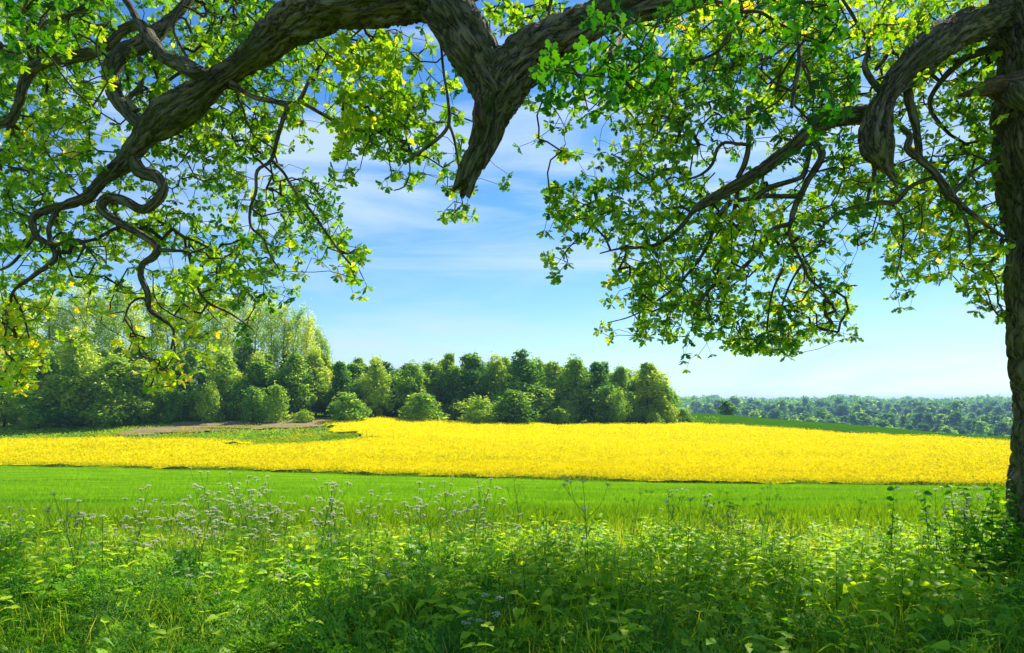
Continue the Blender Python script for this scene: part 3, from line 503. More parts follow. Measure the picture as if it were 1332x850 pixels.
# right hanging limb
branch('limb', [(1372, 20, 6.35, 70), (1320, 18, 6.3, 48), (1285, 28, 6.2, 42), (1232, 48, 6., 40), (1198, 76, 5.9, 46), (1166, 109, 5.8, 48), (1147, 140, 5.75, 44), (1142, 171, 5.7, 42), (1143, 194, 5.7, 34), (1151, 214, 5.7, 18), (1161, 230, 5.7, 8), (1168, 246, 5.7, 2)], 56, 1.2, .022)
BR = [
 [(198,165,5.95,20),(175,157,6,19),(154,130,6.05,19),(145,108,6.1,20),(145,88,6.1,21),(160,69,6.15,22),(185,58,6.2,22),(211,36,6.3,19),(231,17,6.4,16),(251,-6,6.5,14),(270,-40,6.7,12),(300,-120,7,8)],
 [(262,98,5.75,20),(246,88,5.85,20),(218,76,6,18),(198,56,6.1,18),(182,33,6.2,17),(159,40,6.25,16),(142,59,6.3,16),(109,71,6.3,16),(69,78,6.3,14),(43,89,6.3,13),(31,109,6.3,13),(26,132,6.3,12),(13,158,6.3,11),(-8,164,6.3,9),(-50,160,6.3,6)],
 [(182,34,6.2,10),(170,10,6.3,9),(150,-20,6.4,8),(120,-80,6.6,6)],
 [(172,205,6,16),(182,224,5.95,18),(203,230,5.9,18),(213,246,5.88,17),(203,264,5.88,17),(185,272,5.9,15),(160,262,5.95,14),(141,257,6,13),(132,270,6,12),(145,284,6,11),(165,296,6,10),(188,308,6,10),(205,322,6,10),(200,334,6,10),(186,342,6,8),(183,357,6,8),(192,379,6,8),(194,402,6,7),(211,415,6,6),(226,430,6,4),(223,455,6,3)],
 [(182,76,6.1,8),(184,98,6,8),(182,115,6,9),(168,128,6,9),(176,145,5.98,10)],
 [(66,76,6.3,7),(40,66,6.3,6),(18,62,6.3,4),(-10,58,6.3,3)],
 [(142,-8,6.2,6),(96,16,6.2,6),(60,30,6.2,5),(44,37,6.2,5),(48,60,6.2,4),(50,80,6.3,4)],
 [(300,108,5.75,10),(310,114,5.75,8),(330,126,5.75,7),(357,132,5.75,7),(377,137,5.75,6),(390,130,5.75,6),(400,109,5.75,4),(408,92,5.75,3)],
 [(388,131,5.75,5),(420,149,5.75,5),(443,162,5.75,5),(466,170,5.75,4),(489,172,5.75,3),(515,185,5.8,2)],
 [(375,138,5.75,6),(363,172,5.75,6),(353,208,5.75,6),(335,222,5.75,5),(333,248,5.75,5),(325,275,5.75,5),(327,296,5.75,4),(343,311,5.75,4),(350,330,5.75,3),(364,352,5.75,2)],
 [(353,208,5.75,5),(370,226,5.75,4),(383,248,5.75,4),(407,278,5.75,4),(425,304,5.75,3),(444,330,5.75,3),(463,352,5.75,2)],
 [(205,325,6,6),(225,326,6,5),(245,330,6,4),(252,360,6,4),(267,391,6,4),(301,409,6,3),(330,430,6,2)],
 [(66,322,6,6),(95,312,6,5),(110,318,6,4),(100,340,6,3)],
 [(75,272,6,9),(64,296,5.95,8),(66,318,5.95,8)],
 [(50,300,6,6),(28,330,6,5),(5,350,6,4),(-30,350,6,3)],
 [(194,400,6,5),(186,388,6,4),(170,395,6,3),(160,420,6,2)],
 [(17,381,6,4),(30,410,6,3),(38,440,6,2)],
 [(250,86,5.85,5),(235,60,5.9,4),(226,35,5.9,4),(240,-5,5.9,4)],
 [(570,42,5.15,9),(574,60,5.2,5),(578,99,5.2,5),(583,132,5.2,5),(583,165,5.2,5),(565,185,5.2,4),(545,198,5.2,3),(530,212,5.2,2)],
 [(583,160,5.2,4),(590,178,5.2,4),(595,205,5.2,3),(598,230,5.2,2)],
 [(532,206,5.2,2),(533,225,5.2,2),(526,243,5.2,2),(512,248,5.2,1.5)],
 [(1150,150,6.1,26),(1118,150,6.3,24),(1082,155,6.4,24),(1055,170,6.4,23),(1030,192,6.4,22),(987,224,6.4,19),(950,246,6.4,15),(911,268,6.4,12),(900,276,6.4,7),(885,296,6.4,6),(857,317,6.4,5),(830,322,6.4,4),(804,324,6.4,3),(780,330,6.4,2)],
 [(1050,172,6.4,12),(1060,186,6.35,10),(1069,200,6.3,11),(1058,224,6.3,11),(1039,257,6.3,10),(1030,280,6.3,9),(1027,291,6.3,7),(1003,300,6.3,6),(980,334,6.3,5),(956,357,6.3,5),(923,376,6.3,4),(905,400,6.3,3)],
 [(1048,175,6.4,9),(1052,195,6.4,9),(1046,225,6.35,8),(1036,234,6.3,7),(1003,244,6.3,7),(980,257,6.3,6),(955,262,6.3,5)],
 [(1028,289,6.3,6),(1026,305,6.3,5),(1032,319,6.3,5),(1044,343,6.3,4),(1052,362,6.3,4),(1067,376,6.3,3),(1085,400,6.3,2)],
 [(1040,256,6.3,6),(1000,256,6.3,6),(960,262,6.4,5)],
 [(951,262,6.4,7),(932,286,6.4,6),(918,324,6.4,5),(894,357,6.4,4),(875,376,6.4,4),(850,395,6.4,3),(820,412,6.4,2),(790,420,6.4,1.5)],
 [(960,248,6.4,6),(951,290,6.5,5),(940,330,6.5,5),(930,365,6.5,4),(905,405,6.5,3),(900,430,6.5,2)],
 [(1018,350,6.3,4),(1005,380,6.3,3),(998,420,6.3,3),(1000,445,6.3,2)],
 [(1044,343,6.3,4),(1030,365,6.3,3),(1018,395,6.3,3),(1008,430,6.3,2)],
 [(974,140,6.3,8),(973,165,6.3,8),(973,191,6.3,8),(969,212,6.35,8),(960,232,6.4,8)],
 [(972,189,6.3,6),(958,188,6.3,5),(944,186,6.3,5),(933,194,6.3,5),(927,214,6.3,5),(911,228,6.3,4),(891,235,6.3,3)],
 [(925,216,6.3,2),(913,205,6.3,1.6),(910,190,6.3,1.2)], [(930,225,6.3,2),(916,240,6.3,1.8),(911,255,6.3,1.4)], [(940,187,6.3,2),(946,200,6.3,1.6)], [(958,190,6.3,2),(950,178,6.3,1.6),(935,172,6.3,1.2)],
 [(1181,118,5.95,13),(1186,145,5.95,13),(1191,165,5.95,13),(1194,190,5.95,13),(1196,208,5.95,14),(1217,226,5.95,12),(1237,256,5.95,13),(1246,264,5.95,7),(1269,282,5.95,5),(1293,300,5.95,4),(1320,315,6,3)],
 [(1306,190,6.1,8),(1290,207,6.05,6),(1263,227,6,6),(1240,252,5.98,6)],
 [(1216,230,5.95,8),(1184,244,5.95,6),(1165,263,5.95,6),(1141,264,5.95,5),(1099,273,6,5),(1075,290,6,3),(1060,310,6,2)],
 [(1192,205,5.95,8),(1180,192,5.9,9),(1184,178,5.9,8),(1172,165,5.9,6)],
 [(1135,210,5.75,5),(1138,228,5.8,5),(1132,245,5.85,5),(1128,262,5.9,4)],
 [(1245,264,5.95,6),(1260,300,6,4),(1262,330,6,3)],
 [(1160,264,6,4),(1175,290,6,3),(1172,330,6,3),(1165,360,6,2)],
 [(960,-10,5.8,6),(964,20,5.8,5),(947,46,5.8,5),(931,69,5.8,4),(898,82,5.8,4),(881,96,5.8,3),(860,125,5.8,2)],
 [(964,16,5.8,5),(987,16,5.8,4),(1010,30,5.8,4),(1034,44,5.8,4),(1020,62,5.8,4),(1000,76,5.8,3),(970,96,5.8,3)],
 [(1034,44,5.8,4),(1040,70,5.8,3),(1052,95,5.8,3),(1058,125,5.8,3)],
 [(1150,125,6,10),(1125,90,6.2,8),(1130,60,6.3,6),(1115,30,6.4,5),(1090,-10,6.5,4)],
 [(1140,90,6.25,6),(1155,70,6.3,5),(1160,45,6.3,4)],
 [(1300,60,6.5,14),(1250,80,6.8,10),(1210,130,7,7),(1230,170,7,5),(1260,190,7,4)],
 [(720,-30,5.3,12),(715,10,5.2,5),(708,45,5.1,4)],
 [(790,5,5.1,10),(760,-12,5.3,8),(720,-30,5.4,7),(690,-60,5.6,5)],
 [(830,10,5.1,14),(800,60,4.4,9),(780,85,3.6,7),(760,105,3.1,5)],
 [(1040,-80,5.6,14),(1030,-20,4.6,8),(1040,60,3.9,7),(1030,140,3.6,5)],
 [(590,15,5.1,10),(640,-10,5.6,7),(665,15,5.9,5),(670,45,6,3)],
]
for b in BR: branch('branch', b, 14 if b[0][3] > 7 else 8, .55 if b[0][3] > 5 else .2, .035)
for b in ([(1000, -110, 5.6, 30), (900, -260, 6, 24), (760, -420, 6, 18), (600, -560, 5.6, 12)], [(1370, -300, 6.3, 60), (1200, -500, 5.6, 44), (900, -700, 4.6, 30), (500, -900, 4., 16)], [(1366, -420, 6.2, 50), (1500, -700, 5.2, 36), (1700, -1100, 4, 20)],
          [(430, -260, 6.4, 36), (250, -420, 6, 26), (0, -520, 5.6, 16), (-300, -520, 5.5, 10)], [(1366, -350, 6.4, 50), (1300, -480, 8, 36), (1150, -560, 9.5, 20)]):
    branch('branch', b, 12, .6, .08)

# foliage: clusters spread through the volume of the crown, denser where the boughs are leafy
ROWS = [
 [(0,240,8),(240,320,6),(320,400,7),(400,440,2),(600,640,2),(640,720,6),(720,760,4),(760,840,3),(840,880,6),(880,1290,9),(1290,1340,4)],
 [(0,440,8),(440,520,7),(520,560,4),(680,880,4),(880,1300,9)],
 [(0,320,8),(320,440,6),(440,520,8),(520,600,4),(720,800,4),(800,1110,9),(1110,1160,5),(1160,1300,8)],
 [(0,120,8),(120,160,5),(160,280,6),(280,400,7),(400,440,4),(440,552,8),(560,600,3),(650,720,2),(720,790,4),(790,1000,9),(1000,1100,7),(1100,1300,6)],
 [(0,120,7),(120,200,5),(200,360,7),(360,440,2),(440,560,7),(560,600,5),(600,680,1),(680,740,3),(770,800,3),(800,900,8),(900,980,3),(980,1160,5),(1160,1200,4),(1200,1260,3),(1260,1308,7)],
 [(0,120,7),(120,200,4),(200,240,5),(240,320,6),(320,360,3),(360,400,1),(430,480,2),(490,560,4),(560,620,5),(630,660,2),(745,800,3),(800,880,8),(880,920,5),(920,1000,2),(1000,1060,5),(1060,1308,7)],
 [(0,80,7),(80,240,4),(240,280,3),(280,360,5),(360,440,7),(575,620,5),(710,760,6),(760,1000,8),(1000,1280,7),(1280,1308,5)],
 [(0,160,6),(160,280,7),(280,360,5),(360,450,6),(708,800,5),(800,1080,8),(1080,1160,4),(1160,1308,6)],
 [(0,160,6),(160,240,5),(240,360,7),(360,400,4),(400,440,3),(440,474,6),(708,740,5),(800,1000,8),(1000,1060,7),(1060,1110,2),(1150,1200,6),(1200,1308,6)],
 [(0,120,5),(120,200,5),(200,330,6),(330,385,4),(458,478,3),(785,820,4),(820,960,8),(960,1040,5),(1040,1105,6),(1155,1190,4),(1250,1308,6)],
 [(0,60,7),(60,120,2),(120,170,4),(170,270,5),(270,330,3),(780,800,4),(825,940,7),(940,1060,8),(1060,1110,6),(1270,1308,3)],
 [(0,60,7),(60,110,1),(165,270,5),(270,290,3),(880,925,3),(945,1035,6)],
 [(0,40,7),(185,250,5)]]
pos = []; tin = []; cl = []
for ri, row in enumerate(ROWS):
    for a, b, dn in row:
        k = int((b - a) / 40 * dn * (6.2 if dn > 5 else 3.2) + rng.random()); px = rng.uniform(a, b, k); py = ri * 40 + rng.uniform(-3, 43, k)
        if ri == 12: py = 480 + rng.uniform(0, 26, k)
        if ri == 11 and a > 900: py = 440 + rng.uniform(0, 18, k)
        if ri == 10 and a > 1200: py = 400 + rng.uniform(0, 14, k)
        left = px < 640; dp = np.where(left, rng.uniform(5.9, 8.2, k), rng.uniform(6.0, 8.4, k)); dp = np.where(rng.random(k) < .14, dp - 1., dp); dp = np.where((px > 440) & (px < 740), rng.uniform(5.2, 6.6, k), dp)
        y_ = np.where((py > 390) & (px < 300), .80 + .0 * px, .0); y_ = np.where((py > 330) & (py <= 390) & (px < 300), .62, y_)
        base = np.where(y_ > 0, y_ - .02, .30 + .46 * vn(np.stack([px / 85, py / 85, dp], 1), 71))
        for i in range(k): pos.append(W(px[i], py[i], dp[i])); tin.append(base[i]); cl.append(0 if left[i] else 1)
pos = np.array(pos); tin = np.array(tin); cl = np.array(cl)
gap = vn(pos * 2.1, 72) * .5 + vn(pos * 5., 73) * .5; m = (gap > .43) | (rng.random(len(pos)) < .2); pos, tin, cl = pos[m], tin[m], cl[m]
# unseen oak crown above the frame, put in to shade and dapple the foreground
n = 1500; c = np.stack([rng.uniform(-5, 9, n), rng.uniform(.5, 6.4, n), rng.uniform(5.6, 9.5, n)], 1)
m = (c[:, 2] - E > .66 * c[:, 1] + .4) & (vn(c * [.6, .6, .12], 74) > .50); c = c[m]
pos = np.vstack([pos, c]); tin = np.concatenate([tin, np.full(len(c), .35)]); cl = np.concatenate([cl, np.full(len(c), 2)])
# near sprays
nr = []
for a, b, c0, c1, k, dpt in ((705, 800, 62, 150, 34, 2.9), (770, 880, 20, 130, 44, 3.3), (960, 1110, 90, 205, 34, 3.7), (1000, 1090, -10, 60, 26, 3.4), (860, 960, -20, 40, 18, 3.4), (0, 90, -10, 60, 14, 3.6)):
    for i in range(k): nr.append(W(rng.uniform(a, b), rng.uniform(c0, c1), dpt + rng.uniform(-.35, .5)))
nr = np.array(nr); pos = np.vstack([pos, nr]); tin = np.concatenate([tin, rng.random(len(nr))]); cl = np.concatenate([cl, np.full(len(nr), 3)])
print('clusters', len(pos))
# keep the big limbs in plain view: no spray hangs right across them
keep = np.ones(len(pos), bool)
for p0, rr0 in thick:
    dvec = pos - p0; near_ = (pos[:, 1] < p0[1] + .1) & (pos[:, 1] > p0[1] - 1.6)
    px_ = pos[:, 0] / pos[:, 1] - p0[0] / p0[1]; pz_ = (pos[:, 2] - E) / pos[:, 1] - (p0[2] - E) / p0[1]
    keep &= ~(near_ & (px_ ** 2 + pz_ ** 2 < (rr0 / p0[1] + .012) ** 2) & (cl < 2) & (np.arange(len(pos)) % 9 > 0))
pos, tin, cl = pos[keep], tin[keep], cl[keep]
# twigs: every cluster joins the nearest piece of wood grown so far
SK = np.concatenate(nodes); ND = np.zeros((len(SK) + len(pos) * 14, 3)); ND[:len(SK)] = SK; par = np.full(len(ND), -1); cnt = np.zeros(len(ND)); nn = len(SK)
d0 = np.array([np.min(((SK - p) ** 2).sum(1)) for p in pos]); order = np.argsort(d0); paths = []; axis = np.zeros_like(pos)
for i in order:
    p = pos[i]; dd = ((ND[:nn] - p) ** 2).sum(1); dd += np.where(ND[:nn, 2] < p[2], (p[2] - ND[:nn, 2]) ** 2 * .8, 0); j = int(np.argmin(dd)); s = ND[j]; ds = np.linalg.norm(p - s)
    k = int(np.clip(ds / .09, 1, 12)); side = rng.normal(size=3) * min(ds, .5) * .10; side[2] += min(ds, .8) * .06; idx = [j]; last = j
    for q in range(1, k + 1):
        t = q / k; ND[nn] = s + (p - s) * t + side * math.sin(math.pi * t) + rng.normal(size=3) * .012; par[nn] = last; last = nn; idx.append(nn); nn += 1
    a = last
    while a >= 0: cnt[a] += 1; a = par[a]
    paths.append((i, idx)); axis[i] = ND[idx[-1]] - ND[idx[-2]]; pos[i] = ND[idx[-1]]
rad = .0021 * np.maximum(cnt, 1) ** .42
mbs = [MB() for _ in range(4)]
for i, idx in paths:
    P = ND[idx] - oak_loc; rr = rad[idx].copy(); rr[0] = min(rr[0], rr[1] * 1.1); rr = np.minimum(rr, .02); tube(mbs[cl[i]], P, rr, 5, mat=0, cap=False)
M['twig'] = simple('twig', [(.3, (.05, .038, .022)), (.7, (.13, .095, .055))], 12, 4)
for mb in mbs: tag(mb.build('twig_growth', M['twig'], oak, True), kind='stuff')
for g in range(4):
    s = np.where(cl == g)[0]; mb = MB(); nl = 8 if g != 2 else 6
    P = np.repeat(pos[s], nl, 0) - oak_loc; A = np.repeat(unit(unit(axis[s]) * .8 + [0, 0, -.35] + rng.normal(size=(len(s), 3)) * .25), nl, 0)
    S, D_, Nn = frames(A); ph = np.tile(np.arange(nl) * 2 * np.pi / nl, len(s)) + rng.normal(0, .35, len(P)) + np.repeat(rng.random(len(s)) * 6, nl)
    rdir = S * np.cos(ph)[:, None] + Nn * np.sin(ph)[:, None]; inc = rng.uniform(.15, 1.05, len(P))[:, None]
    D1 = unit(A * inc + rdir + [0, 0, -.18]); n1 = unit(A - D1 * (A * D1).sum(1, keepdims=True) + rng.normal(size=A.shape) * .25); n1 = unit(n1 - D1 * (n1 * D1).sum(1, keepdims=True)); S1 = np.cross(D1, n1)
    ln = rng.uniform(.043, .076, len(P)) * (1.6 if g == 2 else .85 if g == 3 else 1.)
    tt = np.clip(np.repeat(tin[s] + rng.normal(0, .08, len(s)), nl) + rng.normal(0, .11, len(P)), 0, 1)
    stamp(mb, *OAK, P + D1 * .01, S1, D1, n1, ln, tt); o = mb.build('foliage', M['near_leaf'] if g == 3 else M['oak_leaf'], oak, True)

# ------------------------------------------------------------ verge plants
VX = lambda y: (-.80 * y - .5, .80 * y + .5)
def ground_pts(n, y0, y1, dens=None):
    y = y0 + (y1 - y0) * rng.random(n) ** .9; x = rng.uniform(-.82, .82, n) * (y + .6)
    if dens is not None: m = rng.random(n) < dens(x, y); x, y = x[m], y[m]
    return x, y
# nettle prototypes
def nettle_mb(r, H, big=1.):
    st, lf = MB(), MB(); b = r.normal(0, .10, 2); P = catmull([(0, 0, 0), (b[0] * .3, b[1] * .3, H * .5), (b[0], b[1], H)], .1); tube(st, P, np.linspace(.004, .002, len(P)), 5)
    nl = int(H / .065); pp, dd, ll = [], [], []
    for i in range(2, nl + 1):
        t = i / nl; k = min(len(P) - 1, int(t * (len(P) - 1))); f = t * (len(P) - 1) - k; c = P[k] if k == len(P) - 1 else P[k] * (1 - f) + P[k + 1] * f; a = i * 1.57 + r.normal(0, .2)
        for s in (0, math.pi):
            pp.append(c); dd.append((math.cos(a + s), math.sin(a + s), r.uniform(-.45, .3) + (.5 if t > .9 else 0))); ll.append((.05 + .07 * math.sin(math.pi * min(t, .93))) * big * r.uniform(.8, 1.2))
    pp, dd, ll = map(np.array, (pp, dd, ll)); S, D_, Nn = frames(dd, r.normal(0, .3, len(dd))); S = -S if Nn[0, 2] < 0 else S
    stamp(lf, *NETT, pp, S, D_, Nn, ll, np.clip(.5 + .45 * r.random(len(pp)) + .25 * (pp[:, 2] / H - .5), 0, 1)); return st, lf
def frond(r, L=.3):
    """feathery twice-divided leaf along +y"""
    n = 10; mb = MB(); pos_, dir_, sc = [], [], []
    for i in range(n):
        t = i / n; y = L * (.28 + .72 * t); w_ = L * .46 * (1 - t) ** .85
        for s in (-1, 1):
            m = max(2, int(6 * (1 - t) + 1))
            for j in range(1, m + 1):
                u = j / m; base = np.array([s * w_ * u, y + w_ * u * .55, -.14 * L * u * u + .03 * L * r.normal() - .3 * L * t * t])
                for q in (-1, 1): pos_.append(base); dir_.append((s * (.6 - q * .5), .8 + q * .35, r.normal(0, .25))); sc.append(L * .062 * (1.25 - .6 * u) * r.uniform(.7, 1.3))
    pos_, dir_, sc = map(np.array, (pos_, dir_, sc)); S, D_, Nn = frames(dir_.astype(float), r.normal(0, .6, len(pos_)))
    T = (np.array([(-.3, .35, 0), (0, -.15, 0), (.3, .35, 0), (0, 1.2, 0)]), np.array([(0, 1, 2, 3)])); stamp(mb, *T, pos_, S, D_, Nn, sc, .5)
    return np.concatenate(mb.v), np.concatenate(mb.f[4])
FROND = frond(np.random.default_rng(5), 1.)
def umbel_mb(r, rad_, green=False):
    mb = MB(); c = []
    for i in range(11):
        a = i * 2.4; q = math.sqrt((i + .3) / 11) * rad_; e = np.array([math.cos(a) * q, math.sin(a) * q, -.35 * q * q / rad_ + r.normal(0, .003)]); c.append(e); tube(mb, [(0, 0, -rad_ * .95), e * .6 + [0, 0, -rad_ * .3], e], .0009, 3, mat=0, cap=False)
    c = np.array(c); k = 9; p = np.repeat(c, k, 0) + r.normal(size=(len(c) * k, 3)) * [rad_ * .10, rad_ * .10, .002]; m = len(p)
    D_ = unit(r.normal(size=(m, 3)) * [1, 1, .25]); stamp(mb, QUAD[0], QUAD[1], p, *frames(D_, r.normal(0, .4, m)), (.0085 if not green else .006) * (.8 + .5 * r.random(m)), r.random(m), 0 if green else 1); return mb
def parsley(name, seed, H, green=False):
    r = np.random.default_rng(seed); root = empty(name, (0, 0, 0)); st = MB(); b = r.normal(0, .08, 2)
    P = catmull([(0, 0, 0), (b[0] * .2, b[1] * .2, H * .45), (b[0], b[1], H * .97)], .06); tube(st, P, np.linspace(.0045, .0018, len(P)), 6); heads = [(P[-1], .032)]
    for i in range(r.integers(4, 7)):
        t = r.uniform(.5, .85); k = int(t * (len(P) - 1)); a = i * 2.3 + r.uniform(-.4, .4); ln = H * r.uniform(.18, .36); e = P[k] + [math.cos(a) * ln * .55, math.sin(a) * ln * .55, ln * .85]
        q = catmull([P[k], P[k] + (e - P[k]) * .5 + [math.cos(a) * .03, math.sin(a) * .03, -.01], e], .06); tube(st, q, np.linspace(.0025, .0013, len(q)), 5); heads.append((e, r.uniform(.022, .034)))
        if r.random() < .7: a2 = a + 1.; e2 = q[len(q) // 2] + [math.cos(a2) * ln * .3, math.sin(a2) * ln * .3, ln * .4]; tube(st, catmull([q[len(q) // 2], e2], .05), .0013, 4); heads.append((e2, r.uniform(.016, .026)))
    st.build('stem', M['stem'], root, True); lf = MB(); n = 9
    z = H * np.linspace(.06, .62, n); a = np.arange(n) * 2.1 + r.random(n); pp = np.stack([b[0] * z / H, b[1] * z / H, z], 1); dd = np.stack([np.cos(a), np.sin(a), r.uniform(.2, .7, n)], 1)
    stamp(lf, *FROND, pp, *frames(dd), .30 * (1.1 - z / H * .8), r.random(n) * .8); lf.build('foliage', M['parsley'], root)
    for p, rd in heads:
        u = umbel_mb(r, rd, green); o = u.build('umbel', [M['stem'] if not green else M['parsley'], M['blossom']], root); o.location = p + np.array([0, 0, rd * .95]); o.rotation_euler = (r.normal(0, .2), r.normal(0, .2), 0)
    return root
PP = [parsley('cow_parsley', 100 + i, 1.0) for i in range(5)]; PG = [parsley('cow_parsley', 120 + i, 1.0, True) for i in range(3)]
first = set()
def put(protos, i, x, y, h, nominal=1.):
    p = protos[i % len(protos)]
    if p.name in first: o = copy_tree(p)
    else: first.add(p.name); o = p
    o.location = (x, y, float(tz(x, y)) - .01); s = h / nominal; o.scale = (max(s, .75), max(s, .75), s); o.rotation_euler = (0, 0, rng.uniform(0, 6.28)); return o
HERO = [(425,634,6.6,0,'tallest white cow parsley above the flowering clump left of centre'),(278,650,6.4,0,'single white cow parsley standing alone over the green crop at left'),(219,657,6.5,0,'lone pale cow parsley between the left edge and the white clump'),
 (16,660,6.3,0,'leftmost white cow parsley at the left edge of the verge'),(600,648,6.9,0,'white cow parsley at the right end of the flowering clump before the crop'),(765,626,6.0,0,'tall spreading cow parsley with two white heads right of centre against the crop'),
 (925,640,6.2,1,'tall seeding cow parsley with dark green heads before the yellow field'),(948,642,6.4,1,'second tall dark-headed cow parsley right of its taller twin'),(1103,655,6.5,1,'dark-headed cow parsley alone at right with umbels over the crop'),
 (1235,652,7.0,0,'pale cow parsley near the leafy shrub by the oak trunk'),(870,642,6.6,1,'thin seeding cow parsley left of the two tall dark ones'),(820,645,6.5,1,'seeding cow parsley with leaning stem just right of centre')]
for i, (px, py, d, g, lb) in enumerate(HERO):
    p = W(px, py, d); tag(put(PG if g else PP, i, p[0], p[1], max(.4, p[2] + .03)), lb, 'cow parsley', 'cow parsley plants in the verge')
zone = lambda x, y: ('among the pale flowering clump left of centre' if -3.2 < x < -.3 else 'in the verge at far left' if x <= -3.2 else 'in the leafy verge right of centre' if x < 2.4 else 'in the verge near the oak trunk')
for i in range(135):
    if i < 62: x, y = rng.normal(-1.7, 1.4), rng.uniform(5.0, 7.7)
    else: y = rng.uniform(3.6, 8.0); x = rng.uniform(-.76, .70) * y
    if x > .66 * y: x = .6 * y
    g = (x > -.2 and rng.random() < .6) or rng.random() < .12 or (y < 5.2 and rng.random() < .75)
    h = rng.uniform(.55, .95) * (1 if y > 5 else .78) * (.85 if g else 1)
    o = put(PG if g else PP, int(rng.integers(99)), x, y, h)
    tag(o, f"{'green seeding' if g else 'white flowering'} cow parsley {'in deep shade low ' if y < 4.9 else ''}{zone(x, y)}", 'cow parsley', 'cow parsley plants in the verge')
# nettles as individuals
NP = []
for i in range(5):
    r = np.random.default_rng(200 + i); st, lf = nettle_mb(r, .62, 1.15); root = empty('nettle', (0, 0, 0)); st.build('stem', M['stem'], root, True); lf.build('foliage', M['nettle'], root, True); NP.append(root)
for i in range(230):
    y = rng.uniform(4.5, 7.6); x = rng.uniform(-.74, .68) * y if rng.random() < .3 else rng.uniform(.0, .68) * y
    tag(put(NP, int(rng.integers(99)), x, y, rng.uniform(.38, .64) * np.interp(y, [5, 7.6], [1, .68]), .62), f"green nettle {'in deep shade low ' if y < 4.9 else ''}{zone(x, y)}", 'nettle', 'nettles in the verge')
# undergrowth as stuff: many smaller nettles and leafy stems
def merged(n, y0, y1, dens, protos, sc, name, mat, lb, cat):
    x, y = ground_pts(n, y0, y1, dens); n = len(x); mb = MB(); pick = rng.integers(0, len(protos), n)
    for k, (TV, TF, tt) in enumerate(protos):
        s = np.where(pick == k)[0]
        if not len(s): continue
        a = rng.random(len(s)) * 6.3; S = np.stack([np.cos(a), np.sin(a), 0 * a], 1); D_ = np.stack([-np.sin(a), np.cos(a), 0 * a], 1); U = np.tile([0., 0, 1], (len(s), 1)) + rng.normal(size=(len(s), 3)) * .12
        sc_ = rng.uniform(*sc, len(s)) * (.75 + .5 * vn2(x[s], y[s], 1.3, 81)) * np.interp(y[s], [5, 7.8], [1, .62]); P = np.stack([x[s], y[s], tz(x[s], y[s])], 1)
        V = P[:, None] + sc_[:, None, None] * (TV[None, :, 0:1] * S[:, None] + TV[None, :, 1:2] * D_[:, None] + TV[None, :, 2:3] * U[:, None])
        Fa = TF[None] + (np.arange(len(s)) * len(TV))[:, None, None]; t = np.clip(np.tile(tt, len(s)) + np.repeat(rng.normal(-.04, .2, len(s)), len(TF)), 0, 1); mb.add(V.reshape(-1, 3), Fa.reshape(-1, 4), t)
    return tag(mb.build(name, mat, None, True), lb, cat, kind='stuff')
npro = []
for i in range(6):
    st, lf = nettle_mb(np.random.default_rng(300 + i), .5, 1.02); npro.append((np.concatenate(lf.v), np.concatenate(lf.f[4]), np.concatenate(lf.t[4])))
merged(3200, 3.0, 7.9, lambda x, y: np.clip(.36 + .40 * (x > -.6) + .5 * (vn2(x, y, 1.1, 82) - .4) - .30 * (y < 4.2), 0, 1), npro, (.55, 1.05), 'leafy_undergrowth', M['nettle'], 'dense nettle leaves filling the wild verge under the oak', 'undergrowth')
fpro = []
for i in range(5):
    r = np.random.default_rng(400 + i); mb = MB(); k = 8; a = np.arange(k) * 2.4 + r.random(k); dd = np.stack([np.cos(a), np.sin(a), r.uniform(.5, 1.6, k)], 1); stamp(mb, *FROND, np.stack([0 * a, 0 * a, .03 + .2 * r.random(k)], 1), *frames(dd), r.uniform(.16, .27, k), r.random(k) * .8)
    fpro.append((np.concatenate(mb.v), np.concatenate(mb.f[4]), np.concatenate(mb.t[4])))
merged(1500, 3.0, 7.9, lambda x, y: np.clip(.55 + .4 * (y < 4.9) - .45 * (x > 0) + .4 * (vn2(x, y, 1.0, 83) - .5), 0, 1), fpro, (.8, 1.4), 'feathery_undergrowth', M['parsley'], 'feathery fern-like leaves carpeting the shaded verge', 'undergrowth')
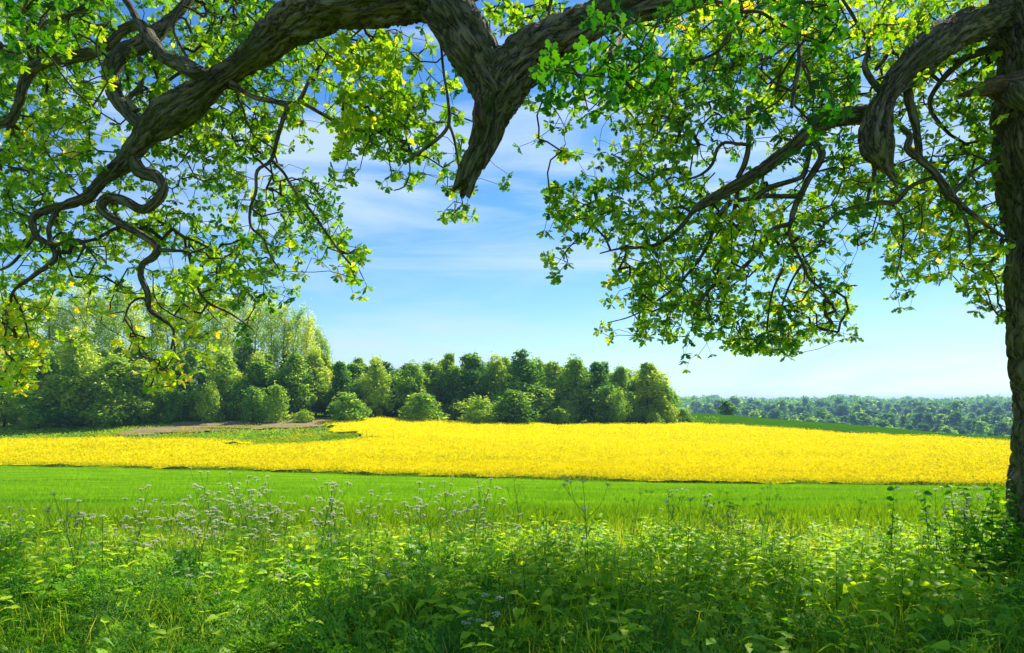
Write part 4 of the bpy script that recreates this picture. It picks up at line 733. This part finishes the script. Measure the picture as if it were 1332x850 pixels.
# grasses
x, y = ground_pts(80000, 2.8, 9.2, lambda x, y: np.clip(.35 + .9 * (vn2(x, y, .8, 84) - .35) + .3 * (y > 6.8) + .25 * (y < 4.4), 0, 1)); n = len(x); mb = MB()
D_ = unit(np.stack([rng.normal(0, .35, n), rng.normal(0, .35, n), np.ones(n)], 1)); hg = rng.uniform(.18, .55, n) * (.7 + .6 * vn2(x, y, 1.7, 85)) * np.interp(y, [5.5, 8], [1, .6])
stamp(mb, BLADE[0] * [.55, 1, 1.1], BLADE[1], np.stack([x, y, tz(x, y)], 1), *frames(D_, rng.random(n) * 6.3), hg, np.clip(.38 + .35 * rng.random(n) + .10 * (y > 6.2) + .25 * (rng.random(n) < .10), 0, 1))
tag(mb.build('verge_grass', M['grass'], None, True), 'long loose grass blades growing through the verge plants', 'grass', kind='stuff')
# leafy shrub at the foot of the oak
sh = empty('leafy_shrub', (4.15, 5.85, float(tz(4.15, 5.85)))); sh.scale = (.85, 1., .95); tag(sh, 'leafy shrub with round glossy leaves leaning on the oak trunk base', 'shrub')
st, lf = MB(), MB(); r = np.random.default_rng(9); P_, D2, L2 = [], [], []
for i in range(52):
    a = r.uniform(0, 6.3); b = np.array([r.normal(0, .34), r.normal(0, .22), 0]); h = r.uniform(.35, 1.0); e = b + [math.cos(a) * .25, math.sin(a) * .2, h]; q = catmull([b, (b + e) / 2 + [0, 0, .08], e], .05); tube(st, q, np.linspace(.006, .002, len(q)), 5)
    for k in range(3, len(q)):
        for s in range(2): a2 = r.uniform(0, 6.3); P_.append(q[k]); D2.append((math.cos(a2), math.sin(a2), r.uniform(-.3, .4))); L2.append(r.uniform(.05, .085))
P_, D2, L2 = map(np.array, (P_, D2, L2)); stamp(lf, *OVAL, P_, *frames(D2.astype(float), r.normal(0, .5, len(P_))), L2, r.random(len(P_)) * .8)
st.build('stem', M['stem'], sh, True); lf.build('foliage', M['nettle'], sh, True)

# ------------------------------------------------------------ haze
m, t, o = newmat('haze'); v = N(t, 'ShaderNodeVolumePrincipled', Density=.00027, Anisotropy=.2); v.inputs['Color'].default_value = (.36, .62, 1, 1); t.links.new(v.outputs[0], o.inputs['Volume'])
mb = MB(); a, b, c0, c1 = -9600, 9600, -30, 62; V = [(x_, y_, z_) for z_ in (c0, c1) for y_ in (a, b) for x_ in (a, b)]
mb.add(V, [(0, 2, 3, 1), (4, 5, 7, 6), (0, 1, 5, 4), (2, 6, 7, 3), (0, 4, 6, 2), (1, 3, 7, 5)]); tag(mb.build('haze', m), 'thin pale blue haze over the distant valley', 'haze', kind='stuff')
for k in PR:
    for p in PR[k]:
        if p.name not in used and p.location.length < 1e-6:
            for ch in list(p.children): bpy.data.objects.remove(ch)
            bpy.data.objects.remove(p)
